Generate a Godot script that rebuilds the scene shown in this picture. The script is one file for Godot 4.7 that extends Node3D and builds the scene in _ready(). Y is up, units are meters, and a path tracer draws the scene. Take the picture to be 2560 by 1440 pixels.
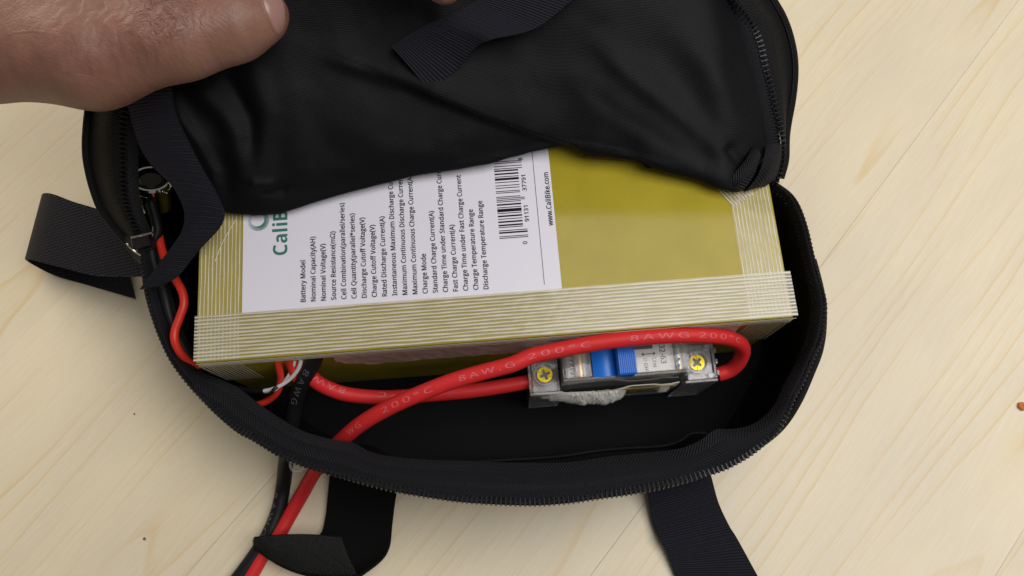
extends Node3D

var mats := {}
var rng := RandomNumberGenerator.new()

# ---------------------------------------------------------------- small helpers

func lin(r: float, g: float, b: float, a := 1.0) -> Color:
	var c := Color(r, g, b).linear_to_srgb()
	c.a = a
	return c

func mat(called: String, color: Color, rough: float, metal := 0.0) -> StandardMaterial3D:
	var m := StandardMaterial3D.new()
	m.resource_name = called
	m.albedo_color = color
	m.roughness = rough
	m.metallic = metal
	mats[called] = m
	return m

func clear_mat(called: String, color: Color, rough: float) -> StandardMaterial3D:
	var m := mat(called, color, rough)
	m.transparency = BaseMaterial3D.TRANSPARENCY_ALPHA
	m.cull_mode = BaseMaterial3D.CULL_DISABLED
	return m

func tag(o: Node3D, label: String, category: String, group := "") -> Node3D:
	o.set_meta("label", label)
	o.set_meta("category", category)
	if group:
		o.set_meta("group", group)
	return o

func thing(called: String, label: String, category: String, at := Vector3.ZERO, turn := 0.0, group := "") -> Node3D:
	var o := Node3D.new()
	o.name = numbered(called, self)
	add_child(o)
	o.position = at
	o.rotation.y = turn
	return tag(o, label, category, group)

func numbered(called: String, parent: Node) -> String:
	if not parent.has_node(called):
		return called
	var k := 1
	while parent.has_node("%s_%03d" % [called, k]):
		k += 1
	return "%s_%03d" % [called, k]

# a mesh whose vertices are world coordinates
func part(called: String, m: Mesh, material: Material, parent: Node3D, label := "") -> MeshInstance3D:
	var o := local_part(called, m, material, parent)
	o.global_transform = Transform3D.IDENTITY
	if label:
		o.set_meta("label", label)
	return o

# a mesh in its parent's own axes
func local_part(called: String, m: Mesh, material: Material, parent: Node3D, at := Vector3.ZERO) -> MeshInstance3D:
	var o := MeshInstance3D.new()
	o.name = numbered(called, parent)
	o.mesh = m
	o.material_override = material
	parent.add_child(o)
	o.position = at
	return o

func spline(p: Array, per := 6) -> PackedVector3Array:
	var out := PackedVector3Array()
	var n := p.size()
	for i in n - 1:
		var a: Vector3 = p[maxi(i - 1, 0)]
		var b: Vector3 = p[i]
		var c: Vector3 = p[i + 1]
		var d: Vector3 = p[mini(i + 2, n - 1)]
		for k in per:
			var t := float(k) / per
			out.append(0.5 * (2.0 * b + (c - a) * t + (2.0 * a - 5.0 * b + 4.0 * c - d) * t * t + (3.0 * b - a - 3.0 * c + d) * t * t * t))
	out.append(p[n - 1])
	return out

func resampled(p: PackedVector3Array, n: int) -> PackedVector3Array:
	var lens := PackedFloat32Array([0.0])
	for i in range(1, p.size()):
		lens.append(lens[i - 1] + p[i].distance_to(p[i - 1]))
	var out := PackedVector3Array()
	var j := 0
	for k in n:
		var s := lens[-1] * k / (n - 1)
		while j < p.size() - 2 and lens[j + 1] < s:
			j += 1
		out.append(p[j].lerp(p[j + 1], clampf((s - lens[j]) / maxf(lens[j + 1] - lens[j], 1e-9), 0.0, 1.0)))
	return out

func run_length(p: PackedVector3Array) -> float:
	var s := 0.0
	for i in range(1, p.size()):
		s += p[i].distance_to(p[i - 1])
	return s

# Triangles gathered with normals; the winding is made to follow the normals (clockwise fronts)
class Builder:
	var v := PackedVector3Array()
	var n := PackedVector3Array()
	var t := PackedVector2Array()
	var c := PackedColorArray()
	var ix := PackedInt32Array()
	func add(p: Vector3, nn: Vector3, uv := Vector2.ZERO) -> int:
		v.append(p)
		n.append(nn)
		t.append(uv)
		return v.size() - 1
	func tri(a: int, b: int, d: int) -> void:
		if (v[d] - v[a]).cross(v[b] - v[a]).dot(n[a] + n[b] + n[d]) < 0.0:
			ix.append_array(PackedInt32Array([a, d, b]))
		else:
			ix.append_array(PackedInt32Array([a, b, d]))
	func quad(a: int, b: int, d: int, e: int) -> void:
		tri(a, b, d)
		tri(a, d, e)
	# a flat polygon facing away from the point «inside»
	func flat(pts: Array, inside: Vector3) -> void:
		var nn: Vector3 = (pts[1] - pts[0]).cross(pts[2] - pts[0]).normalized()
		if nn.dot(pts[0] - inside) < 0.0:
			nn = -nn
		var first := v.size()
		for p in pts:
			add(p, nn, Vector2(p.x, p.z))
		for k in range(1, pts.size() - 1):
			tri(first, first + k, first + k + 1)
	func done() -> ArrayMesh:
		var a := []
		a.resize(Mesh.ARRAY_MAX)
		a[Mesh.ARRAY_VERTEX] = v
		a[Mesh.ARRAY_NORMAL] = n
		a[Mesh.ARRAY_TEX_UV] = t
		if c.size() == v.size():
			a[Mesh.ARRAY_COLOR] = c
		a[Mesh.ARRAY_INDEX] = ix
		var m := ArrayMesh.new()
		m.add_surface_from_arrays(Mesh.PRIMITIVE_TRIANGLES, a)
		return m

# a slab of cloth or film over a grid of points; towards: the side that the grid's own face looks to
func sheet(rows: Array, th: float, towards := Vector3.UP, b: Builder = null) -> ArrayMesh:
	if b == null:
		b = Builder.new()
	var m := rows.size()
	var n: int = rows[0].size()
	var nn := []
	var score := 0.0
	for j in m:
		var line := PackedVector3Array()
		for i in n:
			var du: Vector3 = rows[j][mini(i + 1, n - 1)] - rows[j][maxi(i - 1, 0)]
			var dv: Vector3 = rows[mini(j + 1, m - 1)][i] - rows[maxi(j - 1, 0)][i]
			var q := du.cross(dv).normalized()
			score += q.dot(towards)
			line.append(q)
		nn.append(line)
	var sgn := 1.0 if score >= 0.0 else -1.0
	var top := []
	var low := []
	var along := 0.0
	for j in m:
		if j > 0:
			along += rows[j][n / 2].distance_to(rows[j - 1][n / 2])
		var across := 0.0
		var a := PackedInt32Array()
		var d := PackedInt32Array()
		for i in n:
			if i > 0:
				across += rows[j][i].distance_to(rows[j][i - 1])
			var q: Vector3 = nn[j][i] * sgn
			a.append(b.add(rows[j][i], q, Vector2(across, along)))
			d.append(b.add(rows[j][i] - q * th, -q, Vector2(across, along)))
		top.append(a)
		low.append(d)
	for j in m - 1:
		for i in n - 1:
			b.quad(top[j][i], top[j][i + 1], top[j + 1][i + 1], top[j + 1][i])
			b.quad(low[j][i], low[j][i + 1], low[j + 1][i + 1], low[j + 1][i])
	for j in m - 1:
		for i in [0, n - 1]:
			rim(b, top[j][i], top[j + 1][i], low[j][i], low[j + 1][i], rows[j][i] - rows[j][1 if i == 0 else n - 2])
	for i in n - 1:
		for j in [0, m - 1]:
			rim(b, top[j][i], top[j][i + 1], low[j][i], low[j][i + 1], rows[j][i] - rows[1 if j == 0 else m - 2][i])
	return b.done()

func rim(b: Builder, a0: int, a1: int, b0: int, b1: int, out: Vector3) -> void:
	out = out.normalized()
	b.quad(b.add(b.v[a0], out, b.t[a0]), b.add(b.v[a1], out, b.t[a1]), b.add(b.v[b1], out, b.t[b1]), b.add(b.v[b0], out, b.t[b0]))

# a strip of webbing between two edges, smoothed along its length
func strip(left: Array, right: Array, th: float, across := 7, per := 6, crown := 0.0, middle := []) -> ArrayMesh:
	var a := spline(left, per)
	var d := spline(right, per)
	var m := spline(middle, per) if middle else a
	var rows := []
	for j in a.size():
		var line := PackedVector3Array()
		for i in across:
			var f := float(i) / (across - 1)
			var bend := (m[j] - (a[j] + d[j]) / 2.0) * 4.0 * f * (1.0 - f) if middle else Vector3.ZERO
			line.append(a[j].lerp(d[j], f) + Vector3.UP * crown * 4.0 * f * (1.0 - f) + bend)
		rows.append(line)
	return sheet(rows, th)

func frames(path: PackedVector3Array, up: Vector3) -> Array:
	var out := []
	var last := up
	for i in path.size():
		var t := (path[mini(i + 1, path.size() - 1)] - path[maxi(i - 1, 0)]).normalized()
		var q := (last - t * last.dot(t)).normalized()
		out.append([t, q, q.cross(t)])
		last = q
	return out

func tube(path: PackedVector3Array, r: float, sides := 14, up := Vector3(0.01, 1, 0.02), b: Builder = null) -> ArrayMesh:
	if b == null:
		b = Builder.new()
	var fr := frames(path, up)
	var rings := []
	var s := 0.0
	for j in path.size():
		if j > 0:
			s += path[j].distance_to(path[j - 1])
		var ring := PackedInt32Array()
		for k in sides + 1:
			var a := TAU * k / sides
			var q: Vector3 = fr[j][1] * cos(a) + fr[j][2] * sin(a)
			ring.append(b.add(path[j] + q * r, q, Vector2(s, a * r)))
		rings.append(ring)
	for j in path.size() - 1:
		for k in sides:
			b.quad(rings[j][k], rings[j][k + 1], rings[j + 1][k + 1], rings[j + 1][k])
	for end in [0, path.size() - 1]:
		var nn: Vector3 = fr[end][0] * (-1.0 if end == 0 else 1.0)
		var mid := b.add(path[end] + nn * r * 0.15, nn)
		var first := b.v.size()
		for k in sides + 1:
			b.add(b.v[rings[end][k]], nn)
		for k in sides:
			b.tri(mid, first + k, first + k + 1)
	return b.done()

# a bevelled box centred on its middle
func rbox(size: Vector3, bev: float, at := Vector3.ZERO, b: Builder = null, turn := Basis.IDENTITY) -> ArrayMesh:
	if b == null:
		b = Builder.new()
	var h := size / 2.0
	bev = minf(bev, minf(h.x, minf(h.y, h.z)) * 0.95)
	var corner := func(sx: float, sy: float, sz: float, axis: int) -> Vector3:
		var p := Vector3(sx * (h.x - bev), sy * (h.y - bev), sz * (h.z - bev))
		p[axis] = [sx * h.x, sy * h.y, sz * h.z][axis]
		return at + turn * p
	for axis in 3:
		var u := (axis + 1) % 3
		var w := (axis + 2) % 3
		for s in [-1.0, 1.0]:
			var face := []
			for q in [[-1.0, -1.0], [1.0, -1.0], [1.0, 1.0], [-1.0, 1.0]]:
				var sg := [0.0, 0.0, 0.0]
				sg[axis] = s
				sg[u] = q[0]
				sg[w] = q[1]
				face.append(corner.call(sg[0], sg[1], sg[2], axis))
			b.flat(face, at)
		for su in [-1.0, 1.0]:
			for sw in [-1.0, 1.0]:
				var edge := []
				for q in [[-1.0, u], [1.0, u], [1.0, w], [-1.0, w]]:
					var sg := [0.0, 0.0, 0.0]
					sg[axis] = q[0]
					sg[u] = su
					sg[w] = sw
					edge.append(corner.call(sg[0], sg[1], sg[2], q[1]))
				b.flat(edge, at)
	for sx in [-1.0, 1.0]:
		for sy in [-1.0, 1.0]:
			for sz in [-1.0, 1.0]:
				b.flat([corner.call(sx, sy, sz, 0), corner.call(sx, sy, sz, 1), corner.call(sx, sy, sz, 2)], at)
	return b.done()

# a profile of (radius, height) turned round the y axis
func lathe(profile: Array, sides := 28) -> ArrayMesh:
	var b := Builder.new()
	for k in profile.size() - 1:
		var p: Vector2 = profile[k]
		var q: Vector2 = profile[k + 1]
		var d := (q - p).normalized()
		var rows := []
		for i in sides + 1:
			var a := TAU * i / sides
			var o := Vector3(cos(a), 0, sin(a))
			var nn := (o * d.y - Vector3.UP * d.x).normalized()
			rows.append([b.add(o * p.x + Vector3.UP * p.y, nn), b.add(o * q.x + Vector3.UP * q.y, nn)])
		for i in sides:
			b.quad(rows[i][0], rows[i + 1][0], rows[i + 1][1], rows[i][1])
	return b.done()

func letters(text: String, em: float, bold := false, depth := 0.00006, apart := 0) -> TextMesh:
	var t := TextMesh.new()
	var f := SystemFont.new()
	f.font_names = PackedStringArray(["Droid Sans"])
	if bold:
		f.font_weight = 700
	t.font = f
	if apart > 0:
		var w := FontVariation.new()
		w.base_font = f
		w.spacing_glyph = apart
		t.font = w
	t.text = text
	t.font_size = 48
	t.pixel_size = 0.01
	t.depth = depth * 0.48 / em
	t.curve_step = 1.5
	t.horizontal_alignment = HORIZONTAL_ALIGNMENT_LEFT
	t.vertical_alignment = VERTICAL_ALIGNMENT_BOTTOM
	return t

# the same lettering with heavier strokes: the front faces again, a little to each side
func thickened(t: TextMesh, by: float) -> ArrayMesh:
	var a := t.get_mesh_arrays()
	var v: PackedVector3Array = a[Mesh.ARRAY_VERTEX]
	var ix: PackedInt32Array = a[Mesh.ARRAY_INDEX]
	var b := Builder.new()
	var step := 0
	for off in [Vector2(-0.5, 0), Vector2(0.5, 0), Vector2(0, -0.4), Vector2(0, 0.4)]:
		var first := b.v.size()
		for p in v:
			b.add(Vector3(p.x + off.x * by, p.y + off.y * by, 0.012 + step * 0.0015), Vector3(0, 0, 1))
		for k in range(0, ix.size(), 3):
			if v[ix[k]].z > 0.0 and v[ix[k + 1]].z > 0.0 and v[ix[k + 2]].z > 0.0:
				b.tri(first + ix[k], first + ix[k + 1], first + ix[k + 2])
		step += 1
	return b.done()

# lettering laid round a cable: it reads along the path, is «long» metres long and stands out from its skin
func wrapped(text: String, em: float, long: float, path: PackedVector3Array, r: float, start: Vector3, face: Vector3, backwards := false, lift := 0.00004) -> ArrayMesh:
	var lens := PackedFloat32Array([0.0])
	for i in range(1, path.size()):
		lens.append(lens[i - 1] + path[i].distance_to(path[i - 1]))
	var best := 0
	for i in path.size():
		if path[i].distance_to(start) < path[best].distance_to(start):
			best = i
	var s0 := lens[best]
	var a := letters(text, em, false, 0.0001, 9).get_mesh_arrays()
	var v: PackedVector3Array = a[Mesh.ARRAY_VERTEX]
	var lo := Vector2(1e9, 1e9)
	var hi := -lo
	for p in v:
		lo = lo.min(Vector2(p.x, p.y))
		hi = hi.max(Vector2(p.x, p.y))
	# only the front faces, cut small enough to bend
	var todo := []
	var ix: PackedInt32Array = a[Mesh.ARRAY_INDEX]
	for k in range(0, ix.size(), 3):
		if v[ix[k]].z > 0.0 and v[ix[k + 1]].z > 0.0 and v[ix[k + 2]].z > 0.0:
			var t := []
			for c in 3:
				var p := v[ix[k + c]]
				t.append(Vector2((p.x - lo.x) / (hi.x - lo.x) * long, (p.y - (lo.y + hi.y) / 2.0) * em / 0.48))
			todo.append(t)
	var b := Builder.new()
	while todo:
		var t: Array = todo.pop_back()
		var worst := 0
		for c in 3:
			if absf(t[c].y - t[(c + 1) % 3].y) > absf(t[worst].y - t[(worst + 1) % 3].y):
				worst = c
		if absf(t[worst].y - t[(worst + 1) % 3].y) > 0.0005:
			var m: Vector2 = (t[worst] + t[(worst + 1) % 3]) / 2.0
			todo.append([t[worst], m, t[(worst + 2) % 3]])
			todo.append([m, t[(worst + 1) % 3], t[(worst + 2) % 3]])
			continue
		var made := []
		for q in t:
			var s: float = s0 + q.x * (-1.0 if backwards else 1.0)
			var j := clampi(lens.bsearch(s) - 1, 0, path.size() - 2)
			var f := (s - lens[j]) / maxf(lens[j + 1] - lens[j], 1e-9)
			var at := path[j].lerp(path[j + 1], f)
			var d := (path[j + 1] - path[j]).normalized()
			if j + 2 < path.size():
				d = d.lerp((path[j + 2] - path[j + 1]).normalized(), clampf(f, 0.0, 1.0)).normalized()
			var o := (face - d * face.dot(d)).normalized()
			var side := o.cross(d) * (-1.0 if backwards else 1.0)
			var out: Vector3 = o * cos(q.y / r) + side * sin(q.y / r)
			made.append(b.add(at + out * (r + lift), out))
		b.tri(made[0], made[1], made[2])
	return b.done()

func noise(s: int, freq := 1.0, octaves := 1) -> FastNoiseLite:
	var f := FastNoiseLite.new()
	f.noise_type = FastNoiseLite.TYPE_SIMPLEX_SMOOTH
	f.seed = s
	f.frequency = freq
	f.fractal_type = FastNoiseLite.FRACTAL_FBM if octaves > 1 else FastNoiseLite.FRACTAL_NONE
	f.fractal_octaves = octaves
	return f

# a repeating height picture of a cloth, turned into a normal map
func cloth_normal(kind: String, strength: float) -> ImageTexture:
	var n := 128
	var im := Image.create(n, n, false, Image.FORMAT_RGBA8)
	for y in n:
		for x in n:
			var u := float(x) / n
			var v := float(y) / n
			var h := 0.5
			match kind:
				"plain":
					var p := sin(TAU * 8.0 * u)
					var q := sin(TAU * 8.0 * v)
					h = 0.5 + 0.25 * (p * absf(p)) * signf(sin(TAU * 4.0 * v)) + 0.25 * q
				"ribs":
					h = 0.5 + 0.32 * sin(TAU * 8.0 * v) + 0.14 * sin(TAU * 16.0 * u + 3.0 * sin(TAU * 4.0 * v))
				"twill":
					var w := u * 2.0
					var dir := 1.0 if w < 1.0 else -1.0
					h = 0.5 + 0.4 * sin(TAU * (8.0 * v + dir * 6.0 * u))
			im.set_pixel(x, y, Color(h, h, h))
	im.bump_map_to_normal_map(strength)
	return ImageTexture.create_from_image(im)

func with_cloth(m: StandardMaterial3D, kind: String, tile: float, scale: float) -> StandardMaterial3D:
	if not mats.has("cloth_" + kind):
		mats["cloth_" + kind] = cloth_normal(kind, 6.0)
	m.normal_enabled = true
	m.normal_texture = mats["cloth_" + kind]
	m.normal_scale = scale
	m.uv1_scale = Vector3(1.0 / tile, 1.0 / tile, 1.0)
	return m

# ---------------------------------------------------------------- the scene

func _ready() -> void:
	rng.seed = 7
	var cam := Camera3D.new()
	cam.name = "camera"
	add_child(cam)
	cam.position = Vector3(0, 0.38164, 0.08793)
	cam.rotation_degrees = Vector3(-74.0, 0, 0)
	cam.fov = 39.434
	cam.near = 0.01
	cam.far = 20.0
	cam.current = true
	var e := Environment.new()
	e.background_mode = Environment.BG_COLOR
	e.background_color = lin(0.14, 0.134, 0.118)
	e.tonemap_mode = Environment.TONE_MAPPER_LINEAR
	e.tonemap_exposure = 1.0
	e.sdfgi_enabled = true
	e.ssao_enabled = true
	e.ssil_enabled = true
	var we := WorldEnvironment.new()
	we.name = "surroundings"
	we.environment = e
	add_child(we)
	# the broad bright window above and to the right of the bag
	var win := AreaLight3D.new()
	win.name = "window_light"
	add_child(win)
	win.area_size = Vector2(0.94, 0.72)
	win.light_color = Color(1.0, 0.99, 0.985)
	win.light_energy = 1.1
	win.shadow_enabled = true
	win.position = Vector3(0.53, 0.95, -0.01)
	win.rotation_degrees = Vector3(-90, 0, 0)

	# a smaller window away to the upper left
	var side := AreaLight3D.new()
	side.name = "side_window_light"
	add_child(side)
	side.area_size = Vector2(0.4, 0.4)
	side.light_color = Color(1.0, 0.965, 0.90)
	side.light_energy = 0.21
	side.shadow_enabled = true
	side.look_at_from_position(Vector3(-0.50, 0.36, -0.40), Vector3(-0.25, 0.0, -0.12))

	make_materials()
	build_floor()
	build_bag()
	build_flap()
	build_battery()
	build_breaker()
	build_cables()
	build_hand()
	build_small_things()

func make_materials() -> void:
	with_cloth(mat("nylon", lin(0.0036, 0.0036, 0.0048), 0.48), "plain", 0.0045, 0.38)
	mats.nylon.metallic_specular = 0.25
	with_cloth(mat("shell_cloth", lin(0.0034, 0.0034, 0.0042), 0.6), "plain", 0.009, 0.7)
	with_cloth(mat("webbing", lin(0.0085, 0.0085, 0.0150), 0.55), "ribs", 0.009, 0.8)
	with_cloth(mat("hook_webbing", lin(0.007, 0.007, 0.012), 0.55), "plain", 0.012, 1.0)
	with_cloth(mat("zip_cloth", lin(0.0100, 0.0100, 0.0128), 0.6), "twill", 0.010, 1.3)
	for k in ["shell_cloth", "webbing", "hook_webbing", "zip_cloth"]:
		mats[k].metallic_specular = 0.3
		mats[k].rim_enabled = true
		mats[k].rim = 0.03
		mats[k].rim_tint = 0.5
	mat("lining", lin(0.0085, 0.0085, 0.009), 0.8)
	mats.lining.metallic_specular = 0.15
	mat("felt", lin(0.007, 0.007, 0.007), 0.95)
	mats.felt.metallic_specular = 0.15
	mat("fuzz", lin(0.022, 0.022, 0.022), 0.95)
	mats.fuzz.metallic_specular = 0.2
	mat("tooth", lin(0.006, 0.006, 0.007), 0.34)
	mats.tooth.metallic_specular = 0.4
	mat("silver", lin(0.72, 0.7, 0.66), 0.22, 1.0)
	mat("chrome", lin(0.8, 0.78, 0.74), 0.12, 1.0)
	mat("black_rubber", lin(0.008, 0.008, 0.009), 0.5)
	mats.black_rubber.metallic_specular = 0.32
	mat("black_plastic", lin(0.007, 0.007, 0.007), 0.35)
	mat("red_silicone", lin(0.57, 0.022, 0.024), 0.48)
	mats.red_silicone.metallic_specular = 0.34
	mat("red_wire", lin(0.68, 0.035, 0.018), 0.38)
	mat("white_wire", lin(0.72, 0.72, 0.74), 0.4)
	mat("cable_print_pale", lin(0.55, 0.115, 0.13), 0.6)
	mat("cable_print_grey", lin(0.085, 0.085, 0.10), 0.6)
	mat("glass_fibre", lin(0.37, 0.30, 0.026), 0.10)
	mats.glass_fibre.metallic_specular = 0.30
	var mottle := Image.create(256, 256, false, Image.FORMAT_RGB8)
	var cloud := noise(61, 0.02, 4)
	var rub := Image.create(256, 256, false, Image.FORMAT_RGB8)
	for y in 256:
		for x in 256:
			var k := 0.97 + 0.035 * cloud.get_noise_2d(x, y) + 0.012 * sin(x * 1.6) * sin(y * 1.6)
			mottle.set_pixel(x, y, Color(k, k, k * (1.0 - 0.04 * cloud.get_noise_2d(x + 400.0, y))))
			var g := clampf(0.5 + 0.2 * cloud.get_noise_2d(x * 2.0 + 90.0, y * 0.6) + 0.12 * cloud.get_noise_2d(x * 6.0, y * 6.0), 0.2, 1.0)
			rub.set_pixel(x, y, Color(g, g, g))
	mats.glass_fibre.albedo_texture = ImageTexture.create_from_image(mottle)
	mats.glass_fibre.roughness_texture = ImageTexture.create_from_image(rub)
	mats.glass_fibre.roughness = 0.15
	mats.glass_fibre.uv1_scale = Vector3(9, 9, 9)
	mat("joint", lin(0.42, 0.35, 0.24), 0.8)
	mat("filament", lin(0.68, 0.63, 0.50), 0.38)
	mats.filament.metallic_specular = 0.42
	clear_mat("tape_film", lin(0.85, 0.82, 0.72, 0.05), 0.2)
	mats.tape_film.metallic_specular = 0.3
	clear_mat("hazy_film", lin(0.72, 0.68, 0.54, 0.10), 0.22)
	mats.hazy_film.metallic_specular = 0.34
	clear_mat("old_tape", lin(0.55, 0.40, 0.36, 0.5), 0.4)
	mat("paper", lin(0.70, 0.68, 0.76), 0.55)
	mat("ink", lin(0.012, 0.012, 0.016), 0.7)
	mats.ink.metallic_specular = 0.2
	mat("green_ink", lin(0.03, 0.16, 0.11), 0.6)
	clear_mat("clear_plastic", lin(0.66, 0.64, 0.64, 0.26), 0.12)
	mats.clear_plastic.metallic_specular = 0.5
	clear_mat("window_plastic", lin(0.62, 0.61, 0.61, 0.13), 0.07)
	mats.window_plastic.metallic_specular = 0.32
	mat("blue_plastic", lin(0.010, 0.16, 0.64), 0.35)
	mat("zinc_yellow", lin(0.70, 0.55, 0.03), 0.36, 0.85)
	mat("brass", lin(0.85, 0.56, 0.16), 0.34, 1.0)
	mat("steel", lin(0.5, 0.48, 0.45), 0.35, 1.0)
	mat("grey_plastic", lin(0.26, 0.25, 0.245), 0.4)
	mat("dark_metal", lin(0.05, 0.045, 0.045), 0.45, 0.5)
	mat("inner_grey", lin(0.15, 0.14, 0.135), 0.45)
	mat("card", lin(0.66, 0.63, 0.59), 0.5)
	mat("foam", lin(0.62, 0.60, 0.56), 0.9)
	mat("yellow_tape", lin(0.42, 0.34, 0.05), 0.3)
	mat("blue_ink", lin(0.06, 0.25, 0.42), 0.6)
	mat("orange_crumb", lin(0.55, 0.17, 0.03), 0.5)
	mat("brown_crumb", lin(0.18, 0.10, 0.05), 0.8)
	mat("nail", lin(0.31, 0.168, 0.145), 0.3)

# ---- floor: pale maple boards that run off to the upper right
func wood_picture(s: int, tone: float) -> ImageTexture:
	var w := 1536
	var h := 352
	var a := noise(s, 1.0)
	var fine := noise(s + 5, 1.0, 2)
	var data := PackedByteArray()
	data.resize(w * h * 3)
	var at := 0
	for y in h:
		var v := y * 0.4
		for x in w:
			var u := x * 0.4
			var wv := v + 7.0 * a.get_noise_2d(u * 0.0036, v * 0.022) + 0.5 * a.get_noise_2d(u * 0.02 + 40.0, v * 0.06)
			var t := wv / (6.5 + 2.0 * a.get_noise_2d(u * 0.001 + 7.0, v * 0.012))
			var f := t - floorf(t)
			var amount := clampf(0.42 + 1.0 * a.get_noise_2d(u * 0.006 + 90.0, floorf(t) * 7.3), 0.0, 1.0)
			var line := (0.30 * smoothstep(0.35, 0.94, f) + 0.70 * smoothstep(0.82, 0.94, f)) * (1.0 - smoothstep(0.94, 1.0, f)) * amount
			var thread := fine.get_noise_2d(u * 0.035, v * 1.3)
			var cloud := a.get_noise_2d(u * 0.012 + 300.0, v * 0.03)
			var k := tone * (1.0 + 0.024 * thread + 0.014 * cloud)
			data[at] = int(255.0 * clampf((0.864 - 0.024 * line) * k, 0.0, 1.0))
			data[at + 1] = int(255.0 * clampf((0.816 - 0.064 * line) * k, 0.0, 1.0))
			data[at + 2] = int(255.0 * clampf((0.714 - 0.122 * line - 0.006 * cloud) * k, 0.0, 1.0))
			at += 3
	return ImageTexture.create_from_image(Image.create_from_data(w, h, false, Image.FORMAT_RGB8, data))

func build_floor() -> void:
	var f := Node3D.new()
	f.name = "floor"
	f.set_meta("kind", "structure")
	add_child(f)
	var wood := []
	for k in 4:
		var m := mat("maple_%d" % k, Color.WHITE, 0.34)
		m.albedo_texture = wood_picture(11 + k * 31, [1.0, 0.985, 1.0, 0.99][k])
		m.uv1_scale = Vector3(1.0 / 0.614, 1.0 / 0.1408, 1.0)
		m.uv1_offset = Vector3(0.5 + 0.13 * k, 0.5, 0.0)
		m.metallic_specular = 0.35
		wood.append(m)
	var along := Vector3(0.6318, 0, -0.7751)
	var across := Vector3(0.7751, 0, 0.6318)
	var board := rbox(Vector3(1.3, 0.0016, 0.14054), 0.00008)
	for k in 6:
		var o := local_part("plank", board, wood[k % 4], f)
		o.basis = Basis(along, Vector3.UP, across)
		o.position = across * (-0.3940 + 0.1406 * k + 0.0003) + along * 0.03 + Vector3(0, -0.0008 - [0.0, 0.0001, 0.0, 0.00015, 0.0, 0.0][k], 0)
	local_part("underlay", rbox(Vector3(1.6, 0.006, 1.6), 0.001), mats.joint, f, Vector3(0, -0.0048, 0))

# ---- bag
var bag: Node3D
func rim_points() -> Array:
	return [Vector3(-0.156, 0.062, -0.02262), Vector3(-0.15478, 0.06, -0.01127), Vector3(-0.15263, 0.058, -0.00053), Vector3(-0.14819, 0.057, 0.01055), Vector3(-0.14391, 0.056, 0.0193), Vector3(-0.1393, 0.055, 0.02698), Vector3(-0.13118, 0.054, 0.03691), Vector3(-0.1212, 0.054, 0.04637), Vector3(-0.11103, 0.055, 0.0542), Vector3(-0.10363, 0.056, 0.05794), Vector3(-0.09345, 0.057, 0.06367), Vector3(-0.08273, 0.058, 0.06807), Vector3(-0.07111, 0.059, 0.07151), Vector3(-0.05744, 0.06, 0.07505), Vector3(-0.04534, 0.06, 0.07792), Vector3(-0.03114, 0.06, 0.08032), Vector3(-0.01686, 0.06, 0.08212), Vector3(0.00541, 0.06, 0.08316), Vector3(0.02041, 0.06, 0.08242), Vector3(0.03268, 0.06, 0.08077), Vector3(0.04779, 0.06, 0.07867), Vector3(0.06191, 0.06, 0.07581), Vector3(0.07553, 0.06, 0.07217), Vector3(0.08498, 0.06, 0.06896), Vector3(0.09448, 0.06, 0.06389), Vector3(0.10208, 0.061, 0.05793), Vector3(0.1072, 0.062, 0.05195), Vector3(0.11154, 0.063, 0.04277), Vector3(0.11622, 0.063, 0.03559), Vector3(0.12064, 0.064, 0.02639), Vector3(0.12502, 0.064, 0.01835), Vector3(0.12764, 0.064, 0.00904), Vector3(0.12829, 0.064, 0.00145), Vector3(0.12641, 0.064, -0.00865), Vector3(0.12504, 0.064, -0.01946), Vector3(0.12397, 0.064, -0.02867), Vector3(0.12189, 0.064, -0.0382), Vector3(0.11876, 0.064, -0.04439), Vector3(0.11324, 0.064, -0.04917)]

func tape_points() -> Array:
	return [Vector3(-0.15365, 0.059, -0.02294), Vector3(-0.15103, 0.057, -0.01397), Vector3(-0.1483, 0.055, -0.00679), Vector3(-0.14443, 0.053, 0.00718), Vector3(-0.13972, 0.052, 0.02084), Vector3(-0.133, 0.05, 0.02673), Vector3(-0.12574, 0.05, 0.0306), Vector3(-0.11413, 0.051, 0.03545), Vector3(-0.10411, 0.052, 0.04253), Vector3(-0.09415, 0.053, 0.04884), Vector3(-0.0841, 0.054, 0.05409), Vector3(-0.07216, 0.056, 0.05747), Vector3(-0.06377, 0.056, 0.05873), Vector3(-0.05623, 0.056, 0.0625), Vector3(-0.04644, 0.056, 0.06437), Vector3(-0.03193, 0.056, 0.06562), Vector3(-0.01731, 0.056, 0.06593), Vector3(-0.00381, 0.056, 0.06655), Vector3(0.02095, 0.056, 0.06655), Vector3(0.03977, 0.056, 0.06406), Vector3(0.05576, 0.056, 0.0625), Vector3(0.06678, 0.057, 0.06117), Vector3(0.07447, 0.059, 0.05822), Vector3(0.08029, 0.061, 0.05419), Vector3(0.08722, 0.06, 0.05377), Vector3(0.09428, 0.059, 0.0524), Vector3(0.10009, 0.058, 0.04943), Vector3(0.10586, 0.058, 0.044), Vector3(0.11051, 0.058, 0.03558), Vector3(0.11511, 0.058, 0.0282), Vector3(0.11957, 0.059, 0.01927), Vector3(0.12252, 0.06, 0.0094), Vector3(0.12381, 0.06, 2e-05), Vector3(0.12261, 0.06, -0.00952), Vector3(0.12148, 0.06, -0.0201), Vector3(0.12032, 0.06, -0.02905), Vector3(0.11838, 0.06, -0.03722), Vector3(0.11571, 0.061, -0.04325), Vector3(0.11071, 0.062, -0.04837)]

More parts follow.
